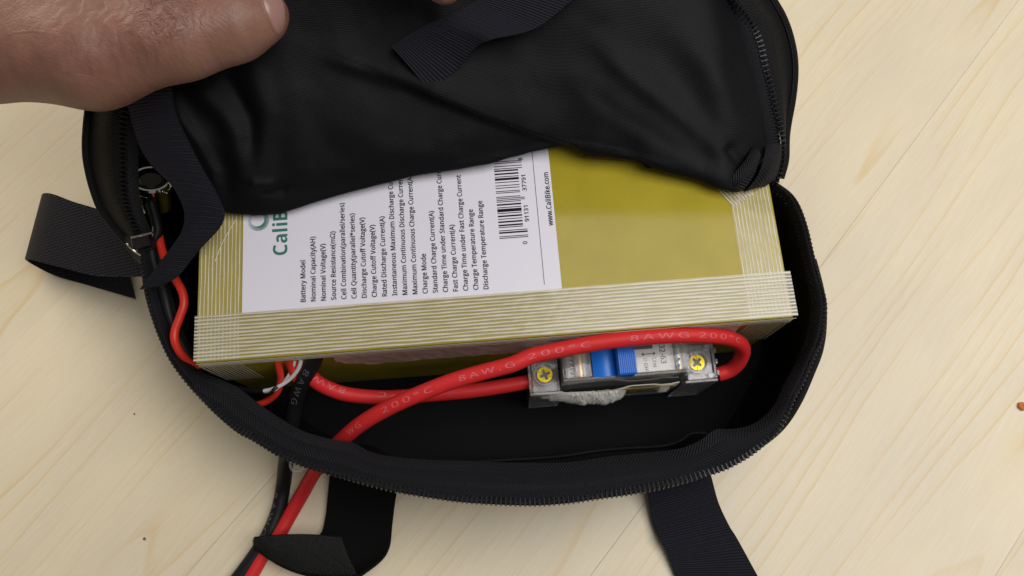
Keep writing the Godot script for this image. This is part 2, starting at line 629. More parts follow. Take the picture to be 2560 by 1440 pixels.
func build_bag() -> void:
	bag = thing("zippered_bag", "black zippered fabric bag lying open on the pale wooden floor", "bag", Vector3(0, 0, 0))
	var edge := resampled(spline(rim_points()), 240)
	var inner := resampled(spline(tape_points()), 240)
	# the zip's woven tape, turned outwards
	var rows := []
	for j in 240:
		var line := PackedVector3Array()
		var flutter := 0.0009 * sin(j * 0.21) + 0.0006 * sin(j * 0.083 + 1.0)
		for i in 11:
			var f := i / 10.0
			var p := inner[j].lerp(edge[j], f)
			p.y += 0.0026 * sin(PI * f) + flutter * (1.0 - f) * sin(PI * minf(1.0, j / 20.0))
			p.y -= 0.0011 * exp(-pow((f - 0.76) / 0.05, 2.0))
			line.append(p)
		rows.append(line)
	part("zipper_tape", sheet(rows, 0.0009), mats.zip_cloth, bag)
	# the stitched cord of the tape, just behind the teeth
	var cord := PackedVector3Array()
	for j in 240:
		cord.append(inner[j].lerp(edge[j], 0.93) + Vector3(0, 0.0004, 0))
	part("zipper_cord", tube(cord, 0.0007, 8), mats.zip_cloth, bag)
	# rows of small bumps where the teeth are clamped through the tape
	var bumps := Builder.new()
	for k in 238:
		var t := (edge[k + 1] - edge[k]).normalized()
		var o := (edge[k] - inner[k]).normalized()
		for f in [0.0026, 0.0046]:
			var c: Vector3 = edge[k].lerp(edge[k + 1], 0.5) - o * f + Vector3(0, 0.0009 if f < 0.004 else 0.0012, 0)
			rbox(Vector3(0.0013, 0.0009, 0.0006), 0.0003, c, bumps, Basis(o, t.cross(o).normalized(), t).orthonormalized())
	part("clamped_row", bumps.done(), mats.zip_cloth, bag).set_meta("kind", "stuff")
	# teeth, one by one
	var zipper := Node3D.new()
	zipper.name = "zipper"
	bag.add_child(zipper)
	teeth(zipper, edge, inner, 0.00187)
	# the sides: out below the tape and down to the floor, then up the inside
	var mid := Vector3(0, 0, 0.01)
	var top := PackedVector3Array()
	for p in inner:
		top.append(p)
	var back := spline([inner[239], Vector3(0.113, 0.062, -0.058), Vector3(0.109, 0.066, -0.077), Vector3(0.094, 0.07, -0.093), Vector3(0.04, 0.072, -0.101), Vector3(-0.04, 0.072, -0.101), Vector3(-0.125, 0.070, -0.100), Vector3(-0.154, 0.064, -0.094), Vector3(-0.167, 0.058, -0.076), Vector3(-0.166, 0.058, -0.048), inner[0]], 10)
	for k in range(1, back.size()):
		top.append(back[k])
	var shell := []
	for j in top.size():
		var p: Vector3 = top[j]
		var out := (Vector3(p.x, 0, p.z) - Vector3(clampf(p.x, -0.08, 0.07), 0, clampf(p.z, -0.04, 0.02))).normalized()
		var front := clampf(minf(j, 239 - j) / 14.0, 0.0, 1.0)
		var line := PackedVector3Array()
		var h := p.y
		line.append(Vector3(p.x, 0.0035, p.z) - out * 0.003)
		line.append(Vector3(p.x, 0.010, p.z) + out * 0.001)
		line.append(Vector3(p.x, h * 0.5, p.z) + out * (0.003 + 0.001 * sin(j * 0.11)))
		line.append(Vector3(p.x, h * 0.85, p.z) + out * 0.0015)
		line.append(p + Vector3(0, -0.0012, 0))
		line.append(Vector3(p.x, h - 0.0035, p.z) + out * 0.004)
		line.append(Vector3(p.x, h * 0.72, p.z) + out * (0.0065 + 0.002 * front))
		line.append(Vector3(p.x, h * 0.45, p.z) + out * (0.0075 + 0.002 * front))
		line.append(Vector3(p.x, 0.012, p.z) + out * 0.006)
		line.append(Vector3(p.x, 0.0012, p.z) + out * 0.002)
		shell.append(spline(Array(line), 3))
	part("side_wall", sheet(shell, 0.0006, Vector3.UP), mats.shell_cloth, bag)
	# the bottom lining
	var b := Builder.new()
	var hub := b.add(Vector3(-0.01, 0.0036, -0.02), Vector3.UP)
	for j in range(0, top.size(), 3):
		b.add(Vector3(top[j].x, 0.0036, top[j].z), Vector3.UP, Vector2(top[j].x, top[j].z))
	for j in range(1, b.v.size()):
		b.tri(hub, j, j + 1 if j + 1 < b.v.size() else 1)
	part("bottom_lining", b.done(), mats.lining, bag)
	# a seam of binding low on the inside of the near wall
	var seam := []
	for j in range(100, 172, 4):
		var p := inner[j]
		seam.append(Vector3(p.x * 0.97, 0.030 + 0.001 * sin(j * 0.3), p.z - 0.0005 - 0.004 * sin(PI * (j - 100) / 72.0)))
	part("seam_binding", tube(spline(seam, 4), 0.0012, 10), mats.shell_cloth, bag)
	# piping that shows outside the teeth at the lower right
	part("piping", tube(spline([Vector3(0.08469, 0.034, 0.06577), Vector3(0.0975, 0.038, 0.06109), Vector3(0.10565, 0.043, 0.05625), Vector3(0.11174, 0.048, 0.05021), Vector3(0.11736, 0.052, 0.04121), Vector3(0.12288, 0.054, 0.02996), Vector3(0.12757, 0.054, 0.0199), Vector3(0.13017, 0.054, 0.00794), Vector3(0.13045, 0.054, -0.00426), Vector3(0.12853, 0.054, -0.0185)], 8), 0.0019, 10), mats.shell_cloth, bag)
	build_straps()

func tooth_mesh() -> ArrayMesh:
	# a moulded tooth seen from above: a narrow neck that swells to a round head
	var b := Builder.new()
	var outline := [Vector2(-0.0012, 0.00036), Vector2(0.0004, 0.00028), Vector2(0.0008, 0.00050), Vector2(0.0014, 0.00046), Vector2(0.0017, 0.0)]
	var ring := []
	for p in outline:
		ring.append(p)
	for k in range(outline.size() - 2, -1, -1):
		ring.append(Vector2(outline[k].x, -outline[k].y))
	var n := ring.size()
	for level in [[-0.0011, 0.8], [-0.0006, 1.0]]:
		pass
	var layers := [[-0.0011, 0.75], [-0.0006, 1.0], [0.0006, 1.0], [0.0011, 0.7]]
	for l in layers.size() - 1:
		for k in n:
			var q := []
			for c in [[l, k], [l, (k + 1) % n], [l + 1, (k + 1) % n], [l + 1, k]]:
				var r: Vector2 = ring[c[1]] * Vector2(1.0, layers[c[0]][1])
				q.append(Vector3(r.x, layers[c[0]][0], r.y))
			b.flat(q, Vector3((q[0].x + q[1].x) * 0.4, 0, 0))
	for l in [0, 3]:
		var q := []
		for k in n:
			q.append(Vector3(ring[k].x, layers[l][0], ring[k].y * layers[l][1]))
		b.flat(q, Vector3.ZERO)
	return b.done()

var tooth: ArrayMesh
func teeth(parent: Node3D, edge: PackedVector3Array, inner: PackedVector3Array, pitch: float) -> void:
	if tooth == null:
		tooth = tooth_mesh()
	var n := int(run_length(edge) / pitch)
	var e := resampled(edge, n)
	var q := resampled(inner, n)
	for k in n:
		var t := (e[mini(k + 1, n - 1)] - e[maxi(k - 1, 0)]).normalized()
		var o := e[k] - q[k]
		o = (o - t * o.dot(t)).normalized()
		var up := t.cross(o)
		if up.y < 0.0:
			up = -up
		var m := MeshInstance3D.new()
		m.name = "tooth" if k == 0 else "tooth_%03d" % k
		m.mesh = tooth
		m.material_override = mats.tooth
		parent.add_child(m, true)
		m.global_transform = Transform3D(Basis(o, up, o.cross(up)), e[k] - o * 0.0013)

func build_straps() -> void:
	# carrying loop at the left end: out along the floor and back underneath
	part("carrying_strap", strip(
		[Vector3(-0.16786, 0.04, -0.03901), Vector3(-0.17893, 0.038, -0.04442), Vector3(-0.18962, 0.035, -0.04893), Vector3(-0.20552, 0.032, -0.05451), Vector3(-0.21831, 0.028, -0.06), Vector3(-0.22748, 0.02, -0.06314), Vector3(-0.23213, 0.01, -0.06454), Vector3(-0.22295, 0.004, -0.05901), Vector3(-0.20997, 0.004, -0.0526), Vector3(-0.19475, 0.005, -0.04695)],
		[Vector3(-0.16417, 0.04, -0.01558), Vector3(-0.17795, 0.036, -0.01679), Vector3(-0.19157, 0.033, -0.01846), Vector3(-0.20848, 0.028, -0.02346), Vector3(-0.22454, 0.022, -0.0285), Vector3(-0.23419, 0.014, -0.03251), Vector3(-0.23671, 0.006, -0.03265), Vector3(-0.22448, 0.003, -0.02679), Vector3(-0.20804, 0.003, -0.02207), Vector3(-0.18309, 0.004, -0.01469)], 0.0014, 9, 8), mats.hook_webbing, bag)
	# closing straps that hang from under the rim
	part("closing_strap", strip(
		[Vector3(-0.07975, 0.02, 0.06315), Vector3(-0.0825, 0.009, 0.06878), Vector3(-0.08392, 0.004, 0.07812), Vector3(-0.08473, 0.0025, 0.08774), Vector3(-0.08714, 0.0025, 0.0952), Vector3(-0.09789, 0.003, 0.09931), Vector3(-0.11187, 0.004, 0.1003), Vector3(-0.11342, 0.008, 0.09933), Vector3(-0.11285, 0.011, 0.09739), Vector3(-0.11291, 0.013, 0.09567)],
		[Vector3(-0.04984, 0.02, 0.07003), Vector3(-0.05215, 0.009, 0.07685), Vector3(-0.05367, 0.004, 0.08338), Vector3(-0.0544, 0.003, 0.09122), Vector3(-0.05501, 0.005, 0.09976), Vector3(-0.0584, 0.009, 0.10533), Vector3(-0.06499, 0.012, 0.11047), Vector3(-0.06631, 0.017, 0.11065), Vector3(-0.0692, 0.019, 0.10422), Vector3(-0.07317, 0.018, 0.0954)], 0.0014, 13, 8, 0.0,
		[Vector3(-0.06475, 0.02, 0.0666), Vector3(-0.06746, 0.008, 0.07279), Vector3(-0.06904, 0.003, 0.08074), Vector3(-0.06967, 0.002, 0.08949), Vector3(-0.07126, 0.0025, 0.09864), Vector3(-0.07826, 0.003, 0.10612), Vector3(-0.0895, 0.005, 0.10972), Vector3(-0.09256, 0.009, 0.10982), Vector3(-0.09225, 0.015, 0.10275), Vector3(-0.09287, 0.017, 0.09442)]), mats.felt, bag, "strap with a folded fuzzy end")
	part("closing_strap", strip(
		[Vector3(0.05826, 0.02, 0.07003), Vector3(0.06106, 0.009, 0.07859), Vector3(0.06317, 0.004, 0.08948), Vector3(0.06602, 0.006, 0.09752), Vector3(0.06878, 0.005, 0.10265), Vector3(0.07254, 0.003, 0.11253), Vector3(0.07914, 0.002, 0.13001)],
		[Vector3(0.0861, 0.02, 0.06315), Vector3(0.09033, 0.009, 0.07072), Vector3(0.09339, 0.006, 0.08132), Vector3(0.09711, 0.007, 0.09101), Vector3(0.09988, 0.009, 0.09677), Vector3(0.10846, 0.006, 0.1125), Vector3(0.11791, 0.002, 0.12919)], 0.0014, 9, 8), mats.webbing, bag)
	# fuzz along the folded end of the near strap
	var b := Builder.new()
	var low := [Vector3(-0.11276, 0.009, 0.0993), Vector3(-0.10352, 0.01, 0.10512), Vector3(-0.09242, 0.011, 0.10954), Vector3(-0.07947, 0.014, 0.11083), Vector3(-0.06684, 0.017, 0.11049)]
	var high := [Vector3(-0.11253, 0.013, 0.096), Vector3(-0.10265, 0.016, 0.09494), Vector3(-0.09285, 0.017, 0.09459), Vector3(-0.08307, 0.018, 0.09474), Vector3(-0.07349, 0.018, 0.09573)]
	for k in 5200:
		var f := rng.randf() * 4.0
		var i := mini(int(f), 3)
		var g := rng.randf()
		g = g * g if k % 2 == 0 else g
		var p: Vector3 = low[i].lerp(low[i + 1], f - i).lerp(high[i].lerp(high[i + 1], f - i), g)
		p += Vector3(0, 0.0016 * sin(PI * g) + 0.0022, 0.0003)
		var d := Vector3(rng.randfn(0, 0.6), rng.randfn(0.5, 0.3), rng.randfn(0.5 - 0.3 * g, 0.5)).normalized() * rng.randf_range(0.0005, 0.0015)
		var w := Vector3(0.00007, 0, 0.00003)
		b.flat([p - w, p + w, p + d], p + Vector3(0, -1, 0))
	var pile := []
	var rough := noise(88, 900.0, 3)
	for j in 25:
		var line := PackedVector3Array()
		for i in 81:
			var f := i / 80.0 * 4.0
			var k := mini(int(f), 3)
			var g := j / 24.0
			var p: Vector3 = low[k].lerp(low[k + 1], f - k).lerp(high[k].lerp(high[k + 1], f - k), g)
			line.append(p + Vector3(0, 0.0016 * sin(PI * g) + 0.0018 + 0.0007 * rough.get_noise_3dv(p), 0.0002))
		pile.append(line)
	part("strap_pile", sheet(pile, 0.0006), mats.fuzz, bag)
	part("strap_fuzz", b.done(), mats.fuzz, bag).set_meta("kind", "stuff")
	# zip pull at the left end
	var pull := strip([Vector3(-0.16632, 0.058, -0.02797), Vector3(-0.16518, 0.057, -0.02362), Vector3(-0.16051, 0.057, -0.01788), Vector3(-0.15653, 0.058, -0.01543)], [Vector3(-0.15724, 0.063, -0.02653), Vector3(-0.15465, 0.063, -0.02333), Vector3(-0.15388, 0.062, -0.01907), Vector3(-0.15385, 0.061, -0.01535)], 0.0018, 5, 6)
	part("zipper_pull", pull, mats.black_plastic, bag)
	var sl := Builder.new()
	var at := Vector3(-0.15423, 0.066, -0.02264)
	rbox(Vector3(0.0075, 0.0012, 0.0054), 0.0004, at, sl, Basis(Vector3.UP, 0.3))
	rbox(Vector3(0.0075, 0.0012, 0.0054), 0.0004, at - Vector3(0, 0.0042, 0), sl, Basis(Vector3.UP, 0.3))
	rbox(Vector3(0.0020, 0.0032, 0.0016), 0.0004, at + Vector3(0.001, -0.002, -0.001), sl, Basis(Vector3.UP, 0.5))
	part("zipper_slider", sl.done(), mats.black_plastic, bag)
	var plate := Builder.new()
	rbox(Vector3(0.0094, 0.0003, 0.0009), 0.0001, at + Vector3(0.0006, 0.0008, -0.0026), plate, Basis(Vector3.UP, 0.25))
	rbox(Vector3(0.0007, 0.0003, 0.0042), 0.0001, at + Vector3(0.0048, 0.0008, -0.0042), plate, Basis(Vector3.UP, 0.1))
	part("slider_plate", plate.done(), mats.silver, bag)
	var bail := spline([at + Vector3(-0.0042, 0.0008, 0.001), at + Vector3(-0.004, 0.003, 0.002), at + Vector3(-0.001, 0.0035, 0.0048), at + Vector3(0.0012, 0.001, 0.0062)], 5)
	part("slider_bail", tube(bail, 0.00045, 8), mats.silver, bag)
	# ring of clear plastic round the hole that the cables leave by
	var ring := PackedVector3Array()
	var c := Vector3(-0.09392, 0.022, 0.06501)
	for k in 25:
		ring.append(c + Vector3(cos(TAU * k / 24.0), 0, sin(TAU * k / 24.0)) * 0.0032)
	part("cable_eyelet", tube(ring, 0.0007, 8), mats.clear_plastic, bag)

# ---- the lid of the bag, held up by the hand
var lid := []
func lid_point(u: float, v: float) -> Vector3:
	var n: int = lid[0].size() - 1
	var m: int = lid.size() - 1
	var x := clampf(u, 0, 1) * n
	var i := mini(int(x), n - 1)
	var y := clampf(v, 0, 1) * m
	var j := mini(int(y), m - 1)
	var col := []
	for q in range(-1, 3):
		var r: Array = lid[clampi(j + q, 0, m)]
		col.append(cr(r[clampi(i - 1, 0, n)], r[i], r[i + 1], r[clampi(i + 2, 0, n)], x - i))
	return cr(col[0], col[1], col[2], col[3], y - j)

func cr(a: Vector3, b: Vector3, c: Vector3, d: Vector3, t: float) -> Vector3:
	return 0.5 * (2.0 * b + (c - a) * t + (2.0 * a - 5.0 * b + 4.0 * c - d) * t * t + (3.0 * b - a - 3.0 * c + d) * t * t * t)

func build_flap() -> void:
	lid = [
		[Vector3(-0.13591, 0.0764, -0.04827), Vector3(-0.11754, 0.0764, -0.03747), Vector3(-0.09628, 0.0764, -0.03695), Vector3(-0.07469, 0.0764, -0.044), Vector3(-0.04251, 0.0764, -0.05329), Vector3(-0.01014, 0.0764, -0.05963), Vector3(0.02343, 0.0764, -0.06751), Vector3(0.04899, 0.0764, -0.062), Vector3(0.07727, 0.0764, -0.05347), Vector3(0.09135, 0.0764, -0.0472), Vector3(0.10977, 0.067, -0.05523)],
		[Vector3(-0.12831, 0.092, -0.03558), Vector3(-0.11558, 0.08, -0.03013), Vector3(-0.09483, 0.0795, -0.02981), Vector3(-0.07356, 0.0795, -0.03672), Vector3(-0.0418, 0.08, -0.04561), Vector3(-0.00996, 0.0805, -0.05157), Vector3(0.02289, 0.082, -0.05853), Vector3(0.04784, 0.082, -0.05318), Vector3(0.07597, 0.08, -0.04578), Vector3(0.09011, 0.079, -0.04007), Vector3(0.10818, 0.07, -0.04767)],
		[Vector3(-0.12823, 0.09557, -0.039), Vector3(-0.11514, 0.08493, -0.03404), Vector3(-0.09449, 0.0843, -0.03382), Vector3(-0.07331, 0.08396, -0.04045), Vector3(-0.04196, 0.08416, -0.04892), Vector3(-0.01048, 0.08445, -0.05461), Vector3(0.02206, 0.08574, -0.06119), Vector3(0.0473, 0.08557, -0.05624), Vector3(0.07507, 0.08348, -0.0494), Vector3(0.08937, 0.08223, -0.04412), Vector3(0.10719, 0.07348, -0.0514)],
		[Vector3(-0.12906, 0.1036, -0.05011), Vector3(-0.11511, 0.09601, -0.0467), Vector3(-0.09453, 0.0951, -0.04674), Vector3(-0.07329, 0.094, -0.0526), Vector3(-0.04283, 0.09353, -0.05985), Vector3(-0.0121, 0.09334, -0.06473), Vector3(0.01984, 0.09415, -0.07022), Vector3(0.04599, 0.0936, -0.06638), Vector3(0.07282, 0.09132, -0.06112), Vector3(0.08743, 0.08949, -0.05706), Vector3(0.1044, 0.08132, -0.06348)],
		[Vector3(-0.13048, 0.11209, -0.06365), Vector3(-0.11553, 0.10775, -0.06189), Vector3(-0.09494, 0.10653, -0.06226), Vector3(-0.07355, 0.10461, -0.06727), Vector3(-0.044, 0.10344, -0.07315), Vector3(-0.01404, 0.10274, -0.07711), Vector3(0.01731, 0.10305, -0.08131), Vector3(0.04443, 0.10209, -0.07882), Vector3(0.06993, 0.09961, -0.07547), Vector3(0.08458, 0.09718, -0.07291), Vector3(0.10003, 0.08961, -0.07825)],
		[Vector3(-0.13205, 0.11998, -0.07704), Vector3(-0.11606, 0.11863, -0.07659), Vector3(-0.09545, 0.11713, -0.07734), Vector3(-0.0739, 0.11447, -0.08161), Vector3(-0.04518, 0.11264, -0.0862), Vector3(-0.01594, 0.11147, -0.08928), Vector3(0.01488, 0.11131, -0.09226), Vector3(0.04276, 0.10998, -0.09113), Vector3(0.06672, 0.10731, -0.08971), Vector3(0.081, 0.10431, -0.08872), Vector3(0.09434, 0.09731, -0.09294)],
		[Vector3(-0.13367, 0.12748, -0.09021), Vector3(-0.11661, 0.129, -0.09075), Vector3(-0.09598, 0.12723, -0.09191), Vector3(-0.07427, 0.12385, -0.09553), Vector3(-0.04635, 0.12139, -0.09891), Vector3(-0.01778, 0.11978, -0.10117), Vector3(0.01254, 0.11917, -0.10297), Vector3(0.04098, 0.11748, -0.10325), Vector3(0.06313, 0.11464, -0.10379), Vector3(0.07665, 0.1111, -0.10445), Vector3(0.08731, 0.10464, -0.10748)],
		[Vector3(-0.13514, 0.134, -0.10186), Vector3(-0.11707, 0.138, -0.10298), Vector3(-0.09644, 0.136, -0.10455), Vector3(-0.07461, 0.132, -0.10768), Vector3(-0.04737, 0.129, -0.11003), Vector3(-0.0194, 0.127, -0.1116), Vector3(0.01049, 0.126, -0.11239), Vector3(0.03925, 0.124, -0.11395), Vector3(0.05957, 0.121, -0.1163), Vector3(0.07205, 0.117, -0.11853), Vector3(0.07983, 0.111, -0.12042)]]
	# folds in the cloth: a line, how far it stands out, how wide it is on its upper and its lower side (mm)
	var folds := [
		[[Vector3(-0.11958, 0.11532, -0.07155), Vector3(-0.11678, 0.11125, -0.06639), Vector3(-0.10976, 0.10593, -0.06005), Vector3(-0.10561, 0.1008, -0.05339), Vector3(-0.10526, 0.09291, -0.04341), Vector3(-0.1072, 0.08444, -0.0338)], 2.6, 4.5, 4.5],
		[[Vector3(-0.10139, 0.11806, -0.07744), Vector3(-0.09654, 0.11264, -0.07059), Vector3(-0.09378, 0.10553, -0.06116), Vector3(-0.09634, 0.0987, -0.05117), Vector3(-0.09917, 0.09206, -0.0424), Vector3(-0.10221, 0.08444, -0.03357)], 2.3, 5.0, 5.0],
		[[Vector3(-0.0891, 0.11313, -0.07363), Vector3(-0.08442, 0.10542, -0.06436), Vector3(-0.08237, 0.09615, -0.05223), Vector3(-0.0831, 0.08528, -0.0385)], 1.8, 7.0, 7.0],
		[[Vector3(-0.1075, 0.1158, -0.07355), Vector3(-0.10467, 0.11066, -0.0667), Vector3(-0.09986, 0.1043, -0.05839), Vector3(-0.10065, 0.09494, -0.0459)], -2.2, 3.5, 3.5],
		[[Vector3(-0.12749, 0.11176, -0.0643), Vector3(-0.12504, 0.10657, -0.05726), Vector3(-0.12002, 0.10009, -0.05036), Vector3(-0.11638, 0.09252, -0.04221), Vector3(-0.11635, 0.0848, -0.03361)], 2.2, 3.0, 3.0],
		[[Vector3(-0.103, 0.08986, -0.03974), Vector3(-0.09905, 0.08858, -0.03825), Vector3(-0.09299, 0.08808, -0.03844)], 1.6, 2.2, 2.2],
		[[Vector3(-0.10095, 0.08685, -0.03623), Vector3(-0.09598, 0.08685, -0.03646), Vector3(-0.08874, 0.08663, -0.03795)], -1.4, 2.5, 2.5],
		[[Vector3(-0.04865, 0.10665, -0.07671), Vector3(-0.03117, 0.10077, -0.07179), Vector3(-0.0124, 0.09481, -0.06658), Vector3(0.00785, 0.08832, -0.06231), Vector3(0.02845, 0.08354, -0.05817), Vector3(0.04781, 0.08221, -0.05308)], 4.6, 20.0, 1.6],
		[[Vector3(0.04589, 0.08275, -0.05444), Vector3(0.06876, 0.08094, -0.04769), Vector3(0.08796, 0.07987, -0.04078)], 2.0, 9.0, 3.0],
		[[Vector3(-0.07389, 0.11405, -0.08099), Vector3(-0.05532, 0.10834, -0.07761), Vector3(-0.03948, 0.10442, -0.07544), Vector3(-0.02474, 0.09912, -0.07052)], 2.2, 6.0, 3.0],
		[[Vector3(0.01672, 0.10507, -0.08394), Vector3(0.03143, 0.09676, -0.07259), Vector3(0.05252, 0.0899, -0.06079), Vector3(0.07287, 0.08442, -0.051), Vector3(0.08947, 0.08184, -0.04346)], 1.9, 6.0, 5.0],
		[[Vector3(0.02941, 0.11017, -0.09106), Vector3(0.0463, 0.10206, -0.07876), Vector3(0.06894, 0.09303, -0.06407), Vector3(0.08877, 0.08579, -0.05046)], 1.6, 6.0, 4.0],
		[[Vector3(0.02193, 0.1012, -0.07899), Vector3(0.0411, 0.09392, -0.06746), Vector3(0.06547, 0.08667, -0.05503), Vector3(0.08914, 0.08345, -0.0462)], -1.4, 4.0, 4.0],
		[[Vector3(0.04334, 0.11378, -0.09743), Vector3(0.06466, 0.10175, -0.0789), Vector3(0.08098, 0.09313, -0.06258), Vector3(0.09573, 0.08105, -0.04892)], -2.0, 9.0, 9.0],
		[[Vector3(0.06362, 0.11084, -0.09602), Vector3(0.0786, 0.10059, -0.07767), Vector3(0.09153, 0.08968, -0.06243), Vector3(0.10022, 0.07837, -0.05022)], 1.4, 7.0, 7.0],
		[[Vector3(0.08567, 0.08934, -0.05574), Vector3(0.0898, 0.08608, -0.05196), Vector3(0.09584, 0.08064, -0.04825)], -1.2, 2.6, 2.6],
		[[Vector3(0.09017, 0.07893, -0.04047), Vector3(0.09584, 0.08064, -0.04824), Vector3(0.1042, 0.07897, -0.05791)], 3.2, 2.0, 2.0],
		[[Vector3(0.09547, 0.07689, -0.04144), Vector3(0.10046, 0.07754, -0.04893), Vector3(0.10633, 0.07591, -0.05483)], -1.4, 2.2, 2.2],
		[[Vector3(0.10285, 0.07302, -0.04492), Vector3(0.10597, 0.07388, -0.05038), Vector3(0.10644, 0.07579, -0.05476)], 2.4, 1.6, 1.6],
		[[Vector3(-0.07932, 0.10699, -0.06868), Vector3(-0.06546, 0.09882, -0.06138), Vector3(-0.04463, 0.08915, -0.05405), Vector3(-0.01263, 0.08357, -0.05326)], 1.8, 16.0, 10.0],
		[[Vector3(-0.07648, 0.08796, -0.04407), Vector3(-0.05607, 0.08755, -0.04936), Vector3(-0.03116, 0.08751, -0.05474)], 1.2, 10.0, 5.0],
		[[Vector3(-0.06639, 0.11667, -0.08706), Vector3(-0.0478, 0.11699, -0.09207), Vector3(-0.02749, 0.11688, -0.09556)], -2.0, 12.0, 12.0]]
	var lumps := noise(71, 38.0, 2)
	var nu := 210
	var nv := 132
	var base := []
	for j in nv + 1:
		var line := PackedVector3Array()
		for i in nu + 1:
			line.append(lid_point(float(i) / nu, float(j) / nv))
		base.append(line)
	var rows := []
	for j in nv + 1:
		var line := PackedVector3Array()
		for i in nu + 1:
			var p: Vector3 = base[j][i]
			var nn: Vector3 = (base[j][mini(i + 1, nu)] - base[j][maxi(i - 1, 0)]).cross(base[mini(j + 1, nv)][i] - base[maxi(j - 1, 0)][i]).normalized()
			if nn.dot(Vector3(0, 1, 0.4)) < 0.0 and j > 18:
				nn = -nn
			var d := 0.0006 * lumps.get_noise_3dv(p)
			if j > 12:
				for f in folds:
					var best := 1e9
					var side := 1.0
					var fade := 0.0
					var line_: Array = f[0]
					for k in line_.size() - 1:
						var a: Vector3 = line_[k]
						var s: Vector3 = line_[k + 1] - a
						var t := clampf((p - a).dot(s) / s.length_squared(), 0.0, 1.0)
						var q := p - a - s * t
						var l := q.length_squared()
						if l < best:
							best = l
							side = s.z * q.x - s.x * q.z
							fade = (k + t) / (line_.size() - 1)
					var w: float = (f[2] if side > 0.0 else f[3]) * 0.001
					if best < w * w * 7.0:
						d += f[1] * 0.00078 * exp(-best / (w * w)) * minf(1.0, minf(fade * 4.0 + 0.1, (1.0 - fade) * 5.0 + 0.25))
				d *= smoothstep(12.0, 22.0, j)
			line.append(p + nn * d)
		rows.append(line)
	part("lid_lining", sheet(rows, 0.0007, Vector3(0, 1, 0.6)), mats.nylon, bag)
	# the outer cloth of the lid, behind the lining
	var outer := []
	for j in range(24, nv + 1, 6):
		var line := PackedVector3Array()
		for i in range(0, nu + 1, 6):
			var p: Vector3 = base[j][i]
			line.append(p - Vector3(0, 1, 0.5).normalized() * (0.004 + 0.012 * smoothstep(24, 70, j)))
		outer.append(line)
	part("lid_cloth", sheet(outer, 0.001, Vector3(0, -1, -0.5)), mats.shell_cloth, bag)
	# top panel under the lid, over the far half of the battery
	var panel := []
	for j in 9:
		var line := PackedVector3Array()
		for i in 25:
			var f := i / 24.0
			var a: Vector3 = lid_point(f, 0.02)
			var z := Vector3(lerpf(-0.135, 0.100, f), 0.0715, -0.101 + 0.02 * pow(absf(f * 2.0 - 1.0), 4.0))
			var p := a.lerp(z, j / 8.0)
			p.y = maxf(p.y, 0.0764) if f > 0.08 and f < 0.96 and j < 8 else p.y
			line.append(p)
		panel.append(line)
	part("top_panel", sheet(panel, 0.0008), mats.shell_cloth, bag)
	# right side of the lid: teeth, tape, gusset, piping
	var rt := resampled(spline([Vector3(0.08105, 0.115, -0.11825), Vector3(0.0886, 0.108, -0.10883), Vector3(0.09381, 0.104, -0.10469), Vector3(0.09845, 0.1, -0.10043), Vector3(0.10115, 0.097, -0.09523), Vector3(0.10337, 0.093, -0.08819), Vector3(0.10656, 0.088, -0.08107), Vector3(0.10902, 0.084, -0.07434), Vector3(0.11177, 0.08, -0.06695), Vector3(0.11316, 0.077, -0.06079), Vector3(0.11369, 0.072, -0.05441), Vector3(0.11232, 0.067, -0.04953)]), 80)
	var rl := PackedVector3Array()
	for k in 80:
		rl.append(lid_point(0.998, 1.0 - 0.84 * k / 79.0) + Vector3(0, -0.0004, 0))
	var lid_zip := Node3D.new()
	lid_zip.name = "lid_zipper"
	bag.add_child(lid_zip)
	teeth(lid_zip, rt, rl, 0.0019)
	var ro := resampled(spline([Vector3(0.09894, 0.1, -0.13179), Vector3(0.10769, 0.095, -0.11817), Vector3(0.11208, 0.092, -0.11225), Vector3(0.11567, 0.088, -0.10635), Vector3(0.11815, 0.084, -0.099), Vector3(0.11911, 0.08, -0.09154), Vector3(0.11858, 0.076, -0.08266), Vector3(0.11743, 0.072, -0.07444), Vector3(0.11701, 0.069, -0.06864), Vector3(0.1168, 0.066, -0.0596), Vector3(0.11507, 0.063, -0.05257)]), 80)
	edge_band(rt, rl, ro)
	var lt := resampled(spline([Vector3(-0.14577, 0.112, -0.06929), Vector3(-0.14805, 0.107, -0.06214), Vector3(-0.1507, 0.101, -0.05532), Vector3(-0.15257, 0.095, -0.04944), Vector3(-0.15437, 0.089, -0.04316), Vector3(-0.15637, 0.082, -0.03724), Vector3(-0.15722, 0.075, -0.03261), Vector3(-0.15684, 0.068, -0.0279), Vector3(-0.15684, 0.063, -0.02475)]), 60)
	var ll := PackedVector3Array()
	for p in lt:
		ll.append(p + Vector3(0.0062, -0.0015, 0))
	var lo := resampled(spline([Vector3(-0.16639, 0.098, -0.08012), Vector3(-0.16867, 0.093, -0.06961), Vector3(-0.171, 0.088, -0.0616), Vector3(-0.17277, 0.083, -0.05519), Vector3(-0.17379, 0.078, -0.05041), Vector3(-0.1737, 0.072, -0.04374), Vector3(-0.17257, 0.066, -0.03723), Vector3(-0.16947, 0.06, -0.03176), Vector3(-0.16644, 0.057, -0.02796), Vector3(-0.16152, 0.055, -0.02268)]), 60)
	var left_zip := Node3D.new()
	left_zip.name = "lid_zipper_001"
	bag.add_child(left_zip)
	teeth(left_zip, lt, ll, 0.0019)
	edge_band(lt, ll, lo)
	# dark inner side of the lid's left end
	var side := []
